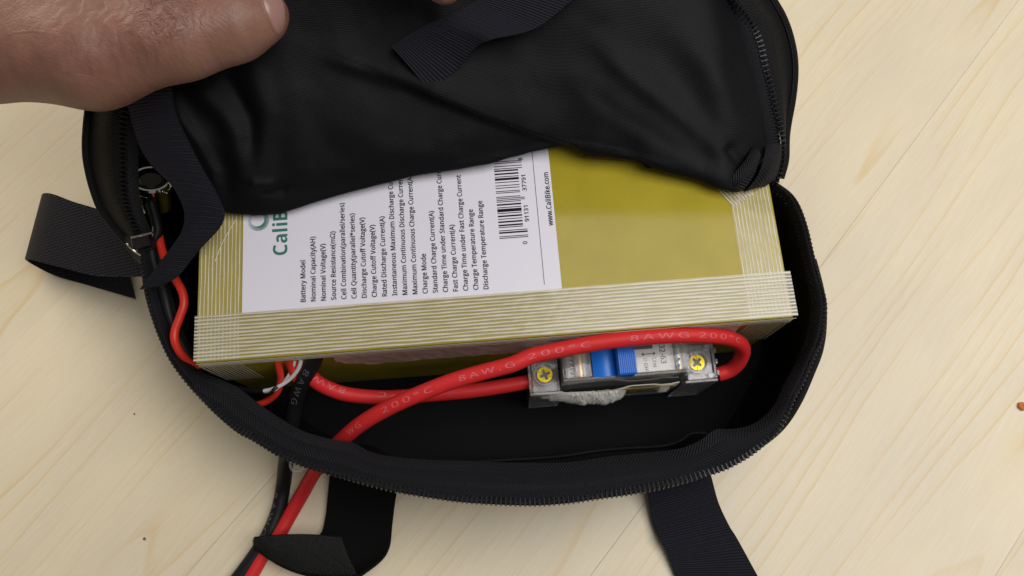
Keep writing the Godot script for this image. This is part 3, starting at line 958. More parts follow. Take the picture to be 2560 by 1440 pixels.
	for k in 30:
		var f := k / 29.0
		var a: Vector3 = ll[int(f * 24.0)]
		var c := lid_point(0.01, 1.0 - 0.44 * f)
		var line := PackedVector3Array()
		for i in 17:
			var g := i / 16.0
			line.append(a.lerp(c, g) - Vector3(0, 0.072 * pow(sin(PI * g), 0.6), 0))
		side.append(line)
	part("lid_end_lining", sheet(side, 0.0006), mats.lining, bag)
	# ribbon at the left of the lid and the tab with the cut end above the label
	part("inner_ribbon", strip(
		[Vector3(-0.14181, 0.121, -0.06322), Vector3(-0.14158, 0.116, -0.05837), Vector3(-0.1407, 0.112, -0.05232), Vector3(-0.13917, 0.106, -0.04499), Vector3(-0.1354, 0.102, -0.03947), Vector3(-0.12954, 0.098, -0.03367), Vector3(-0.12664, 0.094, -0.02777), Vector3(-0.12642, 0.091, -0.02351), Vector3(-0.12831, 0.088, -0.01887), Vector3(-0.13274, 0.084, -0.01501), Vector3(-0.13855, 0.079, -0.01071), Vector3(-0.14443, 0.074, -0.00628), Vector3(-0.1508, 0.069, -0.00105)],
		[Vector3(-0.12215, 0.127, -0.06535), Vector3(-0.12283, 0.121, -0.05755), Vector3(-0.12187, 0.117, -0.05165), Vector3(-0.11928, 0.11, -0.04468), Vector3(-0.11548, 0.104, -0.03693), Vector3(-0.11211, 0.099, -0.03063), Vector3(-0.1104, 0.095, -0.0254), Vector3(-0.11071, 0.092, -0.02264), Vector3(-0.11397, 0.088, -0.01969), Vector3(-0.1201, 0.084, -0.01534), Vector3(-0.12667, 0.079, -0.01071), Vector3(-0.13399, 0.074, -0.00461), Vector3(-0.14304, 0.07, -0.00194)], 0.0011, 9, 8, 0.0012), mats.webbing, bag)
	part("lid_strap", strip(
		[Vector3(0.00868, 0.13428, -0.10419), Vector3(-0.00262, 0.13094, -0.09909), Vector3(-0.0147, 0.12656, -0.09412), Vector3(-0.02516, 0.12338, -0.09022), Vector3(-0.03198, 0.12135, -0.08854), Vector3(-0.03888, 0.11891, -0.08572), Vector3(-0.04543, 0.11615, -0.08273)],
		[Vector3(0.03503, 0.13153, -0.10376), Vector3(0.02206, 0.12683, -0.09529), Vector3(0.00891, 0.12133, -0.08718), Vector3(-0.00591, 0.12186, -0.08243), Vector3(-0.01347, 0.11753, -0.08151), Vector3(-0.02064, 0.10961, -0.07754), Vector3(-0.03139, 0.10375, -0.0701)], 0.0013, 9, 8, 0.0008), mats.webbing, bag)

	# the bunched end of the tape where the lid meets the rim
	for g in [[[Vector3(0.08538, 0.08, -0.04314), Vector3(0.08937, 0.084, -0.04558), Vector3(0.09333, 0.086, -0.0499), Vector3(0.09739, 0.085, -0.05671)], [Vector3(0.08937, 0.078, -0.03961), Vector3(0.09264, 0.083, -0.03872), Vector3(0.09669, 0.086, -0.04399), Vector3(0.09996, 0.086, -0.05235)]],
			[[Vector3(0.09475, 0.078, -0.03979), Vector3(0.09817, 0.083, -0.04358), Vector3(0.10064, 0.085, -0.04931), Vector3(0.10368, 0.083, -0.05876)], [Vector3(0.10377, 0.076, -0.04293), Vector3(0.10767, 0.078, -0.04578), Vector3(0.1095, 0.08, -0.05127), Vector3(0.11104, 0.08, -0.05915)]]]:
		part("gathered_tape", strip(g[0], g[1], 0.0014, 9, 6, 0.0013), mats.zip_cloth, bag)

func edge_band(tooth_line: PackedVector3Array, inside: PackedVector3Array, outside: PackedVector3Array) -> void:
	var n := tooth_line.size()
	var tape := []
	var gusset := []
	for k in n:
		var a := PackedVector3Array()
		for i in 6:
			a.append(inside[k].lerp(tooth_line[k], i / 6.2) + Vector3(0, 0.0006 * sin(PI * i / 5.0), 0))
		tape.append(a)
		var g := PackedVector3Array()
		var o := (outside[k] - tooth_line[k]) * Vector3(1, 0, 1)
		for i in 9:
			var f := i / 8.0
			var p := (tooth_line[k] - o.normalized() * 0.0012 - Vector3(0, 0.0016, 0)).lerp(outside[k], f)
			g.append(p + Vector3(0, 0.003 * sin(PI * f) + 0.0012 * sin(PI * f * 2.0), 0))
		gusset.append(g)
	part("lid_tape", sheet(tape, 0.0009), mats.zip_cloth, bag)
	part("lid_gusset", sheet(gusset, 0.001), mats.shell_cloth, bag)
	part("lid_piping", tube(outside, 0.0019, 10), mats.shell_cloth, bag)

# ---- battery
func build_battery() -> void:
	var pack := thing("battery_pack", "yellow boxed battery pack with white paper label, bound with striped tape, inside the bag", "battery", Vector3(-0.1223, 0.0038, 0.0302), deg_to_rad(4.5))
	var h := 0.0712
	var len_ := 0.2335
	var wid := 0.100
	# cell block between a top and a bottom plate, with a side plate set back
	local_part("top_plate", rbox(Vector3(len_, 0.0014, wid), 0.0003, Vector3(len_ / 2, h - 0.0007, -wid / 2)), mats.glass_fibre, pack)
	local_part("bottom_plate", rbox(Vector3(len_ - 0.004, 0.0018, wid - 0.006), 0.0003, Vector3(len_ / 2, 0.0009, -wid / 2)), mats.glass_fibre, pack)
	local_part("cell_block", rbox(Vector3(len_ - 0.004, h - 0.004, wid - 0.006), 0.0006, Vector3(len_ / 2, h / 2, -wid / 2)), mats.grey_plastic, pack)
	local_part("side_plate", rbox(Vector3(len_ - 0.001, h - 0.0056, 0.0016), 0.0003, Vector3(len_ / 2, h / 2 - 0.0002, -0.0011)), mats.glass_fibre, pack)
	for s in [0.0009, len_ - 0.0009]:
		local_part("end_plate", rbox(Vector3(0.0016, h - 0.0056, wid - 0.004), 0.0003, Vector3(s, h / 2 - 0.0002, -wid / 2)), mats.glass_fibre, pack)
	var top := h + 0.00005
	# bands of strapping tape: a clear film with threads in it
	tape(pack, Vector3(0.0004, top, -0.099), Vector3(0.0004, top, -0.0004), Vector3(0.0166, 0, 0), 11, 0.00019)
	tape(pack, Vector3(len_ - 0.0172, top, -0.099), Vector3(len_ - 0.0172, top, -0.0004), Vector3(0.0166, 0, 0), 11, 0.00019)
	var q := Vector2(0.20882, 0.05994)
	var r := Vector2(0.21684, 0.04726)
	tape(pack, Vector3(q.x, top + 0.0004, -q.y), Vector3(r.x, top + 0.0004, -r.y), Vector3(0.0095, 0, -0.0052), 8, 0.00018)
	tape(pack, Vector3(-0.0006, top + 0.0006, -0.0003), Vector3(len_ + 0.0018, top + 0.0006, -0.0003), Vector3(0, 0, -0.0184), 13, 0.00033)
	# a bright crease across the left band
	var c0 := Vector2(0.01452, 0.05794)
	var c1 := Vector2(0.00968, 0.04901)
	var c2 := Vector2(0.0065, 0.04059)
	local_part("tape_crease", tube(spline([Vector3(c0.x, top + 0.0003, -c0.y), Vector3(c1.x, top + 0.0004, -c1.y), Vector3(c2.x, top + 0.0003, -c2.y)], 8), 0.00016, 6), mats.filament, pack)
	# the same band turned down over the side, with a wrinkled lower edge
	tape(pack, Vector3(0.0, h + 0.0002, 0.0004), Vector3(len_ + 0.0012, h + 0.0002, 0.0004), Vector3(0, -0.0012, 0), 1, 0.00040)
	tape(pack, Vector3(0.0, h - 0.0026, 0.0002), Vector3(len_ + 0.0008, h - 0.0026, 0.0002), Vector3(0, -0.0046, 0), 4, 0.00044)
	var rows := []
	var rag := noise(5, 90.0, 3)
	for i in 121:
		var f := i / 120.0
		var x := lerpf(0.052, len_ - 0.02, f)
		var deep := 0.016 + 0.004 * rag.get_noise_1d(x) - 0.007 * smoothstep(0.45, 1.0, f) - 0.008 * (1.0 - smoothstep(0.0, 0.05, f))
		var line := PackedVector3Array()
		for j in 9:
			var g := j / 8.0
			line.append(Vector3(x, h - 0.003 - deep * g, 0.0007 + 0.0007 * absf(rag.get_noise_2d(x * 1.5, g * 0.02 + 3.0)) + 0.0008 * g))
		rows.append(line)
	local_part("wrinkled_tape", sheet(rows, 0.0001, Vector3(0, 0, 1)), mats.old_tape, pack)
	for s in [[0.0, 0.0465], [len_ - 0.0175, len_]]:
		tape(pack, Vector3(s[0] + 0.0003, h - 0.0008, 0.0010), Vector3(s[0] + 0.0003, h - 0.034, 0.0010), Vector3(minf(s[1] - s[0], 0.0172) - 0.0006, 0, 0), 11, 0.00018)
	build_label(pack, top + 0.0003)

func tape(pack: Node3D, a: Vector3, b: Vector3, wide: Vector3, n: int, r: float) -> void:
	var dir := (b - a).normalized()
	var up := wide.cross(dir).normalized()
	if up.dot(Vector3(0, 1, 1)) < 0.0:
		up = -up
	var roll := Node3D.new()
	roll.name = numbered("strapping_tape", pack)
	pack.add_child(roll)
	var wave := noise(int(a.x * 9000.0) + n * 17 + int(wide.length() * 77000.0), 160.0)
	var bld := Builder.new()
	var steps := maxi(12, int(a.distance_to(b) / 0.0016))
	for k in n:
		var off := wide * ((k + 0.5) / n)
		var rows := []
		for i in steps + 1:
			var p := a.lerp(b, float(i) / steps) + off
			p += wide.normalized() * 0.00016 * wave.get_noise_2d(i * 0.0016 * 0.35, k * 0.7)
			var fat := r * (1.0 + 0.32 * wave.get_noise_2d(i * 0.0016 * 0.5, k * 1.9 + 5.0))
			var line := PackedVector3Array()
			for s in 5:
				var t := s / 2.0 - 1.0
				line.append(p + wide.normalized() * fat * t + up * (0.00016 * (1.0 - t * t)))
			rows.append(line)
		sheet(rows, 0.00002, up, bld)
	local_part("thread", bld.done(), mats.filament, roll).set_meta("kind", "stuff")
	var film := []
	for i in steps + 1:
		var line := PackedVector3Array()
		for s in 9:
			line.append(a.lerp(b, float(i) / steps) + wide * (s / 8.0) + up * (0.00020 + 0.00006 * wave.get_noise_2d(i * 0.004, s * 0.9)))
		film.append(line)
	local_part("film", sheet(film, 0.00002, up), mats.hazy_film if n >= 12 else mats.tape_film, roll)

func build_label(pack: Node3D, y: float) -> void:
	var bl := Vector2(0.01766, 0.01818)
	var br := Vector2(0.14403, 0.01857)
	var wide := br.x - bl.x
	var far := 0.080
	var sheet_ := local_part("paper_label", rbox(Vector3(wide, 0.00014, far), 0.00003, Vector3(bl.x + wide / 2, y, -(bl.y + br.y) / 2 - far / 2)), mats.paper, pack)
	y += 0.0001
	var rows := ["Battery Model", "Nominal Capacity(AH)", "Nominal Voltage(V)", "Source Resistance(mΩ)", "Cell Combination(parallel/series)", "Cell Quantity(parallel*series)", "Discharge Cutoff Voltage(V)", "Charge Cutoff Voltage(V)", "Rated Discharge Current(A)", "Instantaneous Maximum Discharge Current(A)", "Maximum Continuous Discharge Current(A)", "Maximum Continuous Charge Current(A)", "Charge Mode", "Standard Charge Current(A)", "Charge Time under Standard Charge Current", "Fast Charge Current(A)", "Charge Time under Fast Charge Current", "Charge Temperature Range", "Discharge Temperature Range"]
	var a := Vector2(0.04269, 0.02111)
	var b := Vector2(0.115, 0.02069)
	for k in rows.size():
		var p := a.lerp(b, k / 18.0)
		printed(sheet_, rows[k], 0.00272, p, y, mats.ink, false, 1.03)
	printed(sheet_, "CaliBike", 0.0080, Vector2(0.03557, 0.04135), y, mats.green_ink, true, 1.02)
	printed(sheet_, "www.CaliBike.com", 0.0029, Vector2(0.14302, 0.0454), y, mats.ink, false, 0.985)
	printed(sheet_, "0", 0.0024, Vector2(0.13184, 0.03836), y, mats.ink)
	printed(sheet_, "91131", 0.0024, Vector2(0.13346, 0.04789), y, mats.ink, false, 1.15)
	printed(sheet_, "37791", 0.0024, Vector2(0.13361, 0.0614), y, mats.ink, false, 1.15)
	printed(sheet_, "8", 0.0024, Vector2(0.13293, 0.07512), y, mats.ink)
	# the thin rule beside the web address
	var r0 := Vector2(0.13722, 0.02076)
	var rule := Builder.new()
	rbox(Vector3(0.00022, 0.00006, 0.0620), 0.00001, Vector3(r0.x, y, -r0.y - 0.031), rule)
	local_part("printed_rule", rule.done(), mats.ink, sheet_)
	# bar code, lower guard first
	var left := ["0001101", "0011001", "0010011", "0111101", "0100011", "0110001", "0101111", "0111011", "0110111", "0001011"]
	var digits := [0, 9, 1, 1, 3, 1, 3, 7, 7, 9, 1, 8]
	var code := "101"
	for k in 6:
		code += left[digits[k]]
	code += "01010"
	for k in range(6, 12):
		for ch in left[digits[k]]:
			code += "1" if ch == "0" else "0"
	code += "101"
	var c0 := Vector2(0.12091, 0.04128)
	var c1 := Vector2(0.12193, 0.07525)
	var module := c0.distance_to(c1) / 95.0
	var bars := Builder.new()
	var k := 0
	while k < 95:
		if code[k] == "1":
			var n := 1
			while k + n < 95 and code[k + n] == "1":
				n += 1
			var long := 0.0116 if k < 10 or k > 84 or (k > 44 and k < 50) else 0.0099
			rbox(Vector3(long, 0.00006, module * n * 0.96), 0.00001, Vector3(c0.x + long / 2, y, -(c0.y + module * (k + n / 2.0))), bars)
			k += n
		else:
			k += 1
	var code_part := local_part("bar_code", bars.done(), mats.ink, sheet_)
	code_part.set_meta("kind", "stuff")
	# ring of spokes above the word
	var ring := Builder.new()
	var c := Vector2(0.02392, 0.05668)
	for s in 46:
		var t := TAU * s / 46.0
		var dir := Vector3(cos(t), 0, -sin(t))
		var outer := 0.0043
		var inner := 0.0027 - 0.0006 * sin(t * 1.0 + 2.4)
		var thick := 0.00012 + 0.00006 * sin(t + 2.4)
		rbox(Vector3(outer - inner, 0.00006, thick * 2.0), 0.00001, Vector3(c.x, y, -c.y) + dir * (outer + inner) / 2.0, ring, Basis(dir, Vector3.UP, dir.cross(Vector3.UP)))
	local_part("printed_ring", ring.done(), mats.green_ink, sheet_).set_meta("kind", "stuff")

func printed(parent: Node3D, text: String, em: float, at: Vector2, y: float, ink: Material, bold := false, wide := 1.0) -> void:
	var t := letters(text, em, bold)
	var o := local_part("printed_line", t if bold else thickened(t, 0.022), ink, parent)
	var sides := 1e9
	for p in t.get_mesh_arrays()[Mesh.ARRAY_VERTEX]:
		sides = minf(sides, p.x)
	var base := letters("H", em, bold).get_mesh_arrays()[Mesh.ARRAY_VERTEX] as PackedVector3Array
	var floor_ := 1e9
	for p in base:
		floor_ = minf(floor_, p.y)
	var k := em / 0.48
	o.transform = Transform3D(Basis(Vector3(0, 0, -wide) * k, Vector3(-k, 0, 0), Vector3(0, k, 0)), Vector3(at.x + floor_ * k, y, -at.y + sides * wide * k))

# ---- circuit breaker
func build_breaker() -> void:
	var br := thing("circuit_breaker", "clear plastic circuit breaker with blue lever and two yellow screws beside the battery", "circuit breaker", Vector3(0.00758, 0.0038, 0.0384), deg_to_rad(4.58))
	# own axes: x to the right, y up from its foot, -z towards the battery
	var y0 := 0.0402
	for s in [0.0, 1.0]:
		var x := 0.0 if s == 0.0 else 0.0660
		var w := 0.0140
		var b := Builder.new()
		rbox(Vector3(w, y0, 0.0012), 0.0003, Vector3(x + w / 2, y0 / 2, -0.0006), b)
		rbox(Vector3(w, y0, 0.0012), 0.0003, Vector3(x + w / 2, y0 / 2, -0.0172), b)
		rbox(Vector3(0.0012, y0 - 0.0002, 0.0150), 0.0003, Vector3(x + (0.0006 if s == 0.0 else w - 0.0006), y0 / 2, -0.0089), b)
		rbox(Vector3(w - 0.0030, 0.0010, 0.0152), 0.0003, Vector3(x + w / 2, y0 - 0.0012, -0.0089), b)
		local_part("terminal_housing", b.done(), mats.clear_plastic, br)
		local_part("terminal_clamp", rbox(Vector3(w - 0.0045, 0.012, 0.0105), 0.0006, Vector3(x + w / 2, y0 - 0.013, -0.0092)), mats.dark_metal, br)
		local_part("terminal_rib", rbox(Vector3(0.0010, 0.014, 0.0158), 0.0003, Vector3(x + (w - 0.0016 if s == 0.0 else 0.0016), y0 - 0.006, -0.0089)), mats.clear_plastic, br)
		for k in 2:
			local_part("corner_block", rbox(Vector3(0.0034, 0.0050, 0.0026), 0.0005, Vector3(x + (0.0026 if s == 0.0 else w - 0.0026), y0 - 0.0016, -0.0026 - 0.0124 * k)), mats.clear_plastic, br)
		local_part("terminal_cage", rbox(Vector3(w - 0.0044, 0.018, 0.0100), 0.0006, Vector3(x + w / 2, y0 - 0.0285, -0.0092)), mats.steel, br)
		var at := Vector3(x + (0.0070 if s == 0.0 else 0.0060), y0 + 0.0002, -0.0086)
		local_part("screw_well", lathe([Vector2(0.0041, -0.006), Vector2(0.0041, 0.0006), Vector2(0.0043, 0.0010), Vector2(0.0048, 0.0010), Vector2(0.0050, 0.0003), Vector2(0.0050, -0.006)]), mats.clear_plastic, br, at)
		local_part("well_floor", lathe([Vector2(0.0, -0.0030), Vector2(0.0041, -0.0030)], 20), mats.dark_metal, br, at)
		screw(br, at + Vector3(0, -0.0014, 0), 0.35 if s == 0.0 else 0.75)
		# little ribs and slots at the outer ends
		for k in 3:
			local_part("end_rib", rbox(Vector3(0.0010, 0.010, 0.0022), 0.0002, Vector3(x + (0.0004 if s == 0.0 else w + 0.0002), y0 - 0.004, -0.0035 - 0.0048 * k)), mats.clear_plastic, br)
	# raised middle: window, lever, coil
	var y1 := 0.0562
	var shell := Builder.new()
	rbox(Vector3(0.0536, y1, 0.0012), 0.0003, Vector3(0.0400, y1 / 2, -0.0028), shell)
	rbox(Vector3(0.0536, y1, 0.0012), 0.0003, Vector3(0.0400, y1 / 2, -0.0172), shell)
	rbox(Vector3(0.0012, y1, 0.0132), 0.0003, Vector3(0.0138, y1 / 2, -0.0100), shell)
	rbox(Vector3(0.0012, y1, 0.0132), 0.0003, Vector3(0.0662, y1 / 2, -0.0100), shell)
	rbox(Vector3(0.0110, 0.0010, 0.0132), 0.0003, Vector3(0.0199, y1 - 0.0006, -0.0100), shell)
	rbox(Vector3(0.0220, 0.0010, 0.0132), 0.0003, Vector3(0.0546, y1 - 0.0006, -0.0100), shell)
	local_part("middle_housing", shell.done(), mats.window_plastic, br)
	local_part("inner_works", rbox(Vector3(0.0490, 0.036, 0.0118), 0.0008, Vector3(0.0400, 0.022, -0.0100)), mats.inner_grey, br)
	local_part("grey_frame", rbox(Vector3(0.0105, 0.006, 0.0112), 0.0006, Vector3(0.0200, 0.0445, -0.0100)), mats.grey_plastic, br)
	for q in [[0.0208, 0.0018], [0.0615, 0.0014]]:
		local_part("brass_rod", tube(PackedVector3Array([Vector3(q[0], y1 - 0.0034, -0.0040), Vector3(q[0], y1 - 0.0034, -0.0160)]), q[1], 18), mats.brass, br)
		local_part("rod_cover", rbox(Vector3(0.0052, 0.0014, 0.0125), 0.0005, Vector3(q[0], y1 + 0.0006, -0.0100)), mats.window_plastic, br)
	var coil := PackedVector3Array()
	for k in 97:
		var a := TAU * k / 16.0
		coil.append(Vector3(0.0172 + 0.0012 * cos(a), 0.0516 + 0.0012 * sin(a), -0.0045 - 0.0110 * k / 96.0))
	local_part("coil", tube(coil, 0.0004, 7), mats.steel, br)
	local_part("coil_guide", rbox(Vector3(0.0010, 0.006, 0.0118), 0.0002, Vector3(0.0226, 0.0510, -0.0100)), mats.clear_plastic, br)
	local_part("coil_guide", rbox(Vector3(0.0010, 0.006, 0.0118), 0.0002, Vector3(0.0162, 0.0510, -0.0100)), mats.clear_plastic, br)
	# lever
	var lever := Builder.new()
	var rows := []
	for i in 13:
		var f := i / 12.0
		var line := PackedVector3Array()
		for s in 9:
			line.append(Vector3(lerpf(0.0258, 0.0352, f), y1 - 0.0010 + 0.0016 * sin(PI * f * 0.9), -0.0030 - 0.0136 * s / 8.0))
		rows.append(line)
	sheet(rows, 0.006, Vector3.UP, lever)
	var lev := local_part("lever", lever.done(), mats.blue_plastic, br)
	local_part("lever_grip", rbox(Vector3(0.0074, 0.0110, 0.0146), 0.0007, Vector3(0.0388, y1 + 0.0005, -0.0096)), mats.blue_plastic, lev)
	for k in 9:
		local_part("grip_rib", rbox(Vector3(0.00046, 0.0006, 0.0142), 0.00016, Vector3(0.0357 + 0.00078 * k, y1 + 0.0061, -0.0096)), mats.blue_plastic, lev)
	# printed card under the window
	var card := local_part("name_card", rbox(Vector3(0.0160, 0.0008, 0.0118), 0.0002, Vector3(0.0514, y1 - 0.0018, -0.0098)), mats.card, br)
	var yc := y1 - 0.00132
	side_print(card, "C32-63", 0.0032, Vector3(0.0531, yc, -0.0166), mats.ink)
	side_print(card, "I ON", 0.0020, Vector3(0.0500, yc, -0.0096), mats.ink)
	side_print(card, "O OFF", 0.0020, Vector3(0.0464, yc, -0.0096), mats.ink)
	var arrow := Builder.new()
	rbox(Vector3(0.0042, 0.00008, 0.00036), 0.00001, Vector3(0.0492, yc, -0.0112), arrow)
	for s in [-1.0, 1.0]:
		arrow.flat([Vector3(0.0492 + s * 0.0031, yc + 0.00004, -0.0112), Vector3(0.0492 + s * 0.0019, yc + 0.00004, -0.0104), Vector3(0.0492 + s * 0.0019, yc + 0.00004, -0.0120)], Vector3(0.0492, 0, -0.0104))
	local_part("printed_arrow", arrow.done(), mats.ink, card)
	local_part("dark_slot", rbox(Vector3(0.0085, 0.0008, 0.0030), 0.0002, Vector3(0.0470, y1 - 0.0014, -0.0148)), mats.black_plastic, br)
	# plates and blue print at the right of the window
	for k in 4:
		local_part("printed_mark", rbox(Vector3(0.0012, 0.00006, 0.0011), 0.00002, Vector3(0.0603 + 0.0004 * (k % 2), y1 + 0.00134, -0.0050 - 0.0026 * k)), mats.blue_ink, br)
	build_foam(br, y0)

func side_print(parent: Node3D, text: String, em: float, at: Vector3, ink: Material) -> void:
	var o := local_part("printed_line", thickened(letters(text, em), 0.02), ink, parent)
	var k := em / 0.48
	o.transform = Transform3D(Basis(Vector3(0, 0, k), Vector3(k, 0, 0), Vector3(0, k, 0)), at)

func screw(br: Node3D, at: Vector3, turn: float) -> void:
	var s := CSGCylinder3D.new()
	s.name = numbered("screw", br)
	s.radius = 0.0033
	s.height = 0.0050
	s.sides = 32
	s.material = mats.zinc_yellow
	br.add_child(s)
	s.position = at - Vector3(0, 0.0013, 0)
	s.rotation.y = turn
	for k in 2:
		var c := CSGBox3D.new()
		c.name = "slot" if k == 0 else "slot_001"
		c.operation = CSGShape3D.OPERATION_SUBTRACTION
		c.size = Vector3(0.0046, 0.0076, 0.0013)
		c.material = mats.zinc_yellow
		s.add_child(c)
		c.position = Vector3(0, 0.0025, 0)
		c.rotation.y = k * PI / 2
		var d := CSGBox3D.new()
		d.name = "mark" if k == 0 else "mark_001"
		d.operation = CSGShape3D.OPERATION_SUBTRACTION
		d.size = Vector3(0.0070, 0.0016, 0.00030)
		d.material = mats.zinc_yellow
		s.add_child(d)
		d.position = Vector3(0, 0.0025, 0)
		d.rotation.y = k * PI / 2 + PI / 4

func build_foam(br: Node3D, y0: float) -> void:
	# torn fluffy foam pad left on the near side
	var n := noise(3, 700.0, 3)
	var big := noise(9, 150.0, 2)
	var rows := []
	var tips := PackedVector3Array()
	for i in 221:
		var f := i / 220.0
		var x := lerpf(0.002, 0.064, f)
		var tuft := (0.25 + 0.75 * smoothstep(0.05, 0.40, f)) * smoothstep(0.0, 0.06, f) * (1.0 - smoothstep(0.54, 0.68, f)) + 0.35 * exp(-pow((f - 0.90) / 0.07, 2.0))
		var line := PackedVector3Array()
		for j in 33:
			var g := j / 32.0
			var bulge := pow(sin(PI * clampf(g, 0.0, 1.0)), 0.7)
			var thick := tuft * (0.0040 + 0.0012 * big.get_noise_2d(x, g * 0.008)) * bulge
			thick += tuft * bulge * 0.0008 * n.get_noise_2d(x, g * 0.009)
			var p := Vector3(x, y0 - lerpf(0.0020, 0.0150, g) + 0.0006 * n.get_noise_2d(x + 9.0, g * 0.009), -0.0010 + maxf(thick, 0.0) + 0.0008 * tuft)
			line.append(p)
			if tuft > 0.3 and bulge > 0.2:
				tips.append(p)
		rows.append(line)
	local_part("foam_pad", sheet(rows, 0.0004, Vector3(0, 0, 1)), mats.foam, br)
	local_part("tape_strip", rbox(Vector3(0.034, 0.0052, 0.0002), 0.0001, Vector3(0.045, y0 - 0.0040, 0.00008)), mats.yellow_tape, br)
	var b := Builder.new()
	for k in 9000:
		var p := tips[rng.randi() % tips.size()]
		var d := Vector3(rng.randfn(0, 0.6), rng.randfn(0.2, 0.5), rng.randf_range(0.1, 0.9)).normalized() * rng.randf_range(0.0004, 0.0013)
		var w := Vector3(0.00006, 0.00003, 0)
		b.flat([p - w, p + w, p + d], p + Vector3(0, 0, -1))
	local_part("foam_fibres", b.done(), mats.foam, br).set_meta("kind", "stuff")

# ---- cables
func cable(called: String, label: String, path: PackedVector3Array, r: float, m: Material, category := "cable", group := "") -> Node3D:
	var low := path[0]
	for p in path:
		if p.y < low.y:
			low = p
	var t := thing(called, label, category, Vector3(low.x, maxf(low.y - r, 0.0), low.z), 0.0, group)
	part("insulation", tube(path, r, 18), m, t)
	return t

func build_cables() -> void:
	# the long red one, from outside the bag up over the battery's edge and round into the breaker
	var a := spline([Vector3(-0.1262, 0.0033, 0.12987), Vector3(-0.11601, 0.0033, 0.11251), Vector3(-0.11174, 0.0033, 0.10424), Vector3(-0.105, 0.0033, 0.09467), Vector3(-0.10019, 0.0036, 0.08583), Vector3(-0.09455, 0.007, 0.07679), Vector3(-0.08729, 0.018, 0.06821), Vector3(-0.07786, 0.034, 0.06128), Vector3(-0.06888, 0.048, 0.05623), Vector3(-0.05949, 0.058, 0.05102), Vector3(-0.04689, 0.065, 0.04526), Vector3(-0.03511, 0.069, 0.04081), Vector3(-0.02335, 0.071, 0.03659), Vector3(-0.01167, 0.072, 0.03331), Vector3(0, 0.073, 0.03034), Vector3(0.00827, 0.073, 0.02686), Vector3(0.0208, 0.073, 0.02416), Vector3(0.03323, 0.073, 0.02177), Vector3(0.04584, 0.073, 0.02017), Vector3(0.05855, 0.0725, 0.01893), Vector3(0.07134, 0.071, 0.01827), Vector3(0.08064, 0.068, 0.01793), Vector3(0.08817, 0.063, 0.0178), Vector3(0.09425, 0.056, 0.01846), Vector3(0.09717, 0.049, 0.02057), Vector3(0.09668, 0.043, 0.02388), Vector3(0.09376, 0.039, 0.02661), Vector3(0.0889, 0.038, 0.02818)], 8)
	var t := cable("power_cable", "thick red cable looping over the breaker and out under the near rim", a, 0.0032, mats.red_silicone, "cable", "thick power cables")
	var face := Vector3(0, 1, 0.18)
	for w in [["8AWG", Vector3(0.04521, 0.073, 0.02017), 23.0], ["200°C", Vector3(0.07277, 0.071, 0.01827), 20.5], ["200°C", Vector3(0.00624, 0.073, 0.0275), 25.0], ["8AW.G", Vector3(-0.02026, 0.071, 0.03549), 22.0], ["200°C", Vector3(-0.05092, 0.065, 0.04683), 22.0], ["WG", Vector3(-0.06478, 0.053, 0.05367), 8.0]]:
		part("printed_text", wrapped(w[0], 0.0030, w[2] * 0.001, a, 0.0032, w[1], face), mats.cable_print_pale, t)
	# red, from the battery to the breaker's left end
	var b := spline([Vector3(-0.08643, 0.06, 0.02545), Vector3(-0.08382, 0.056, 0.03032), Vector3(-0.0807, 0.053, 0.03361), Vector3(-0.07712, 0.05, 0.03562), Vector3(-0.07098, 0.047, 0.03767), Vector3(-0.06294, 0.045, 0.03871), Vector3(-0.05265, 0.043, 0.03893), Vector3(-0.04234, 0.042, 0.0381), Vector3(-0.02975, 0.041, 0.03694), Vector3(-0.01706, 0.04, 0.03559), Vector3(-0.00429, 0.039, 0.03354), Vector3(0.00861, 0.038, 0.03113), Vector3(0.01465, 0.038, 0.02992)], 8)
	t = cable("power_cable", "red cable curving low from the battery to the breaker's left terminal", b, 0.0031, mats.red_silicone, "cable", "thick power cables")
	for w in [["8AWG", Vector3(-0.06969, 0.047, 0.03683), 22.0], ["200°C", Vector3(-0.03354, 0.042, 0.03776), 24.0]]:
		part("printed_text", wrapped(w[0], 0.0034, w[2] * 0.001, b, 0.0031, w[1], Vector3(0, 1, -0.3), true), mats.cable_print_pale, t)
	# black, from the battery down and out beside the red one
	var c := spline([Vector3(-0.07826, 0.066, 0.02467), Vector3(-0.08015, 0.062, 0.02731), Vector3(-0.08381, 0.057, 0.03165), Vector3(-0.08786, 0.05, 0.03629), Vector3(-0.09127, 0.043, 0.04162), Vector3(-0.09405, 0.036, 0.04919), Vector3(-0.09714, 0.028, 0.0569), Vector3(-0.10083, 0.016, 0.06463), Vector3(-0.10392, 0.006, 0.07377), Vector3(-0.10599, 0.0034, 0.08425), Vector3(-0.1095, 0.0033, 0.09467), Vector3(-0.11452, 0.0033, 0.10322), Vector3(-0.12081, 0.0033, 0.11251), Vector3(-0.1302, 0.0033, 0.12496)], 8)
	t = cable("power_cable", "thick black cable leaving the battery and running out under the rim", c, 0.0033, mats.black_rubber, "cable", "thick power cables")
	for w in [["8AWG", Vector3(-0.08152, 0.06, 0.02841), 21.0]]:
		part("printed_text", wrapped(w[0], 0.0036, w[2] * 0.001, c, 0.0033, w[1], Vector3(0.1, 1, 0.15)), mats.cable_print_grey, t)
	for w in [["8AWG", Vector3(-0.10469, 0.005, 0.07673), 21.0]]:
		part("printed_text", wrapped(w[0], 0.0034, w[2] * 0.001, c, 0.0033, w[1], Vector3(-0.9, 1, 0.25)), mats.cable_print_grey, t)
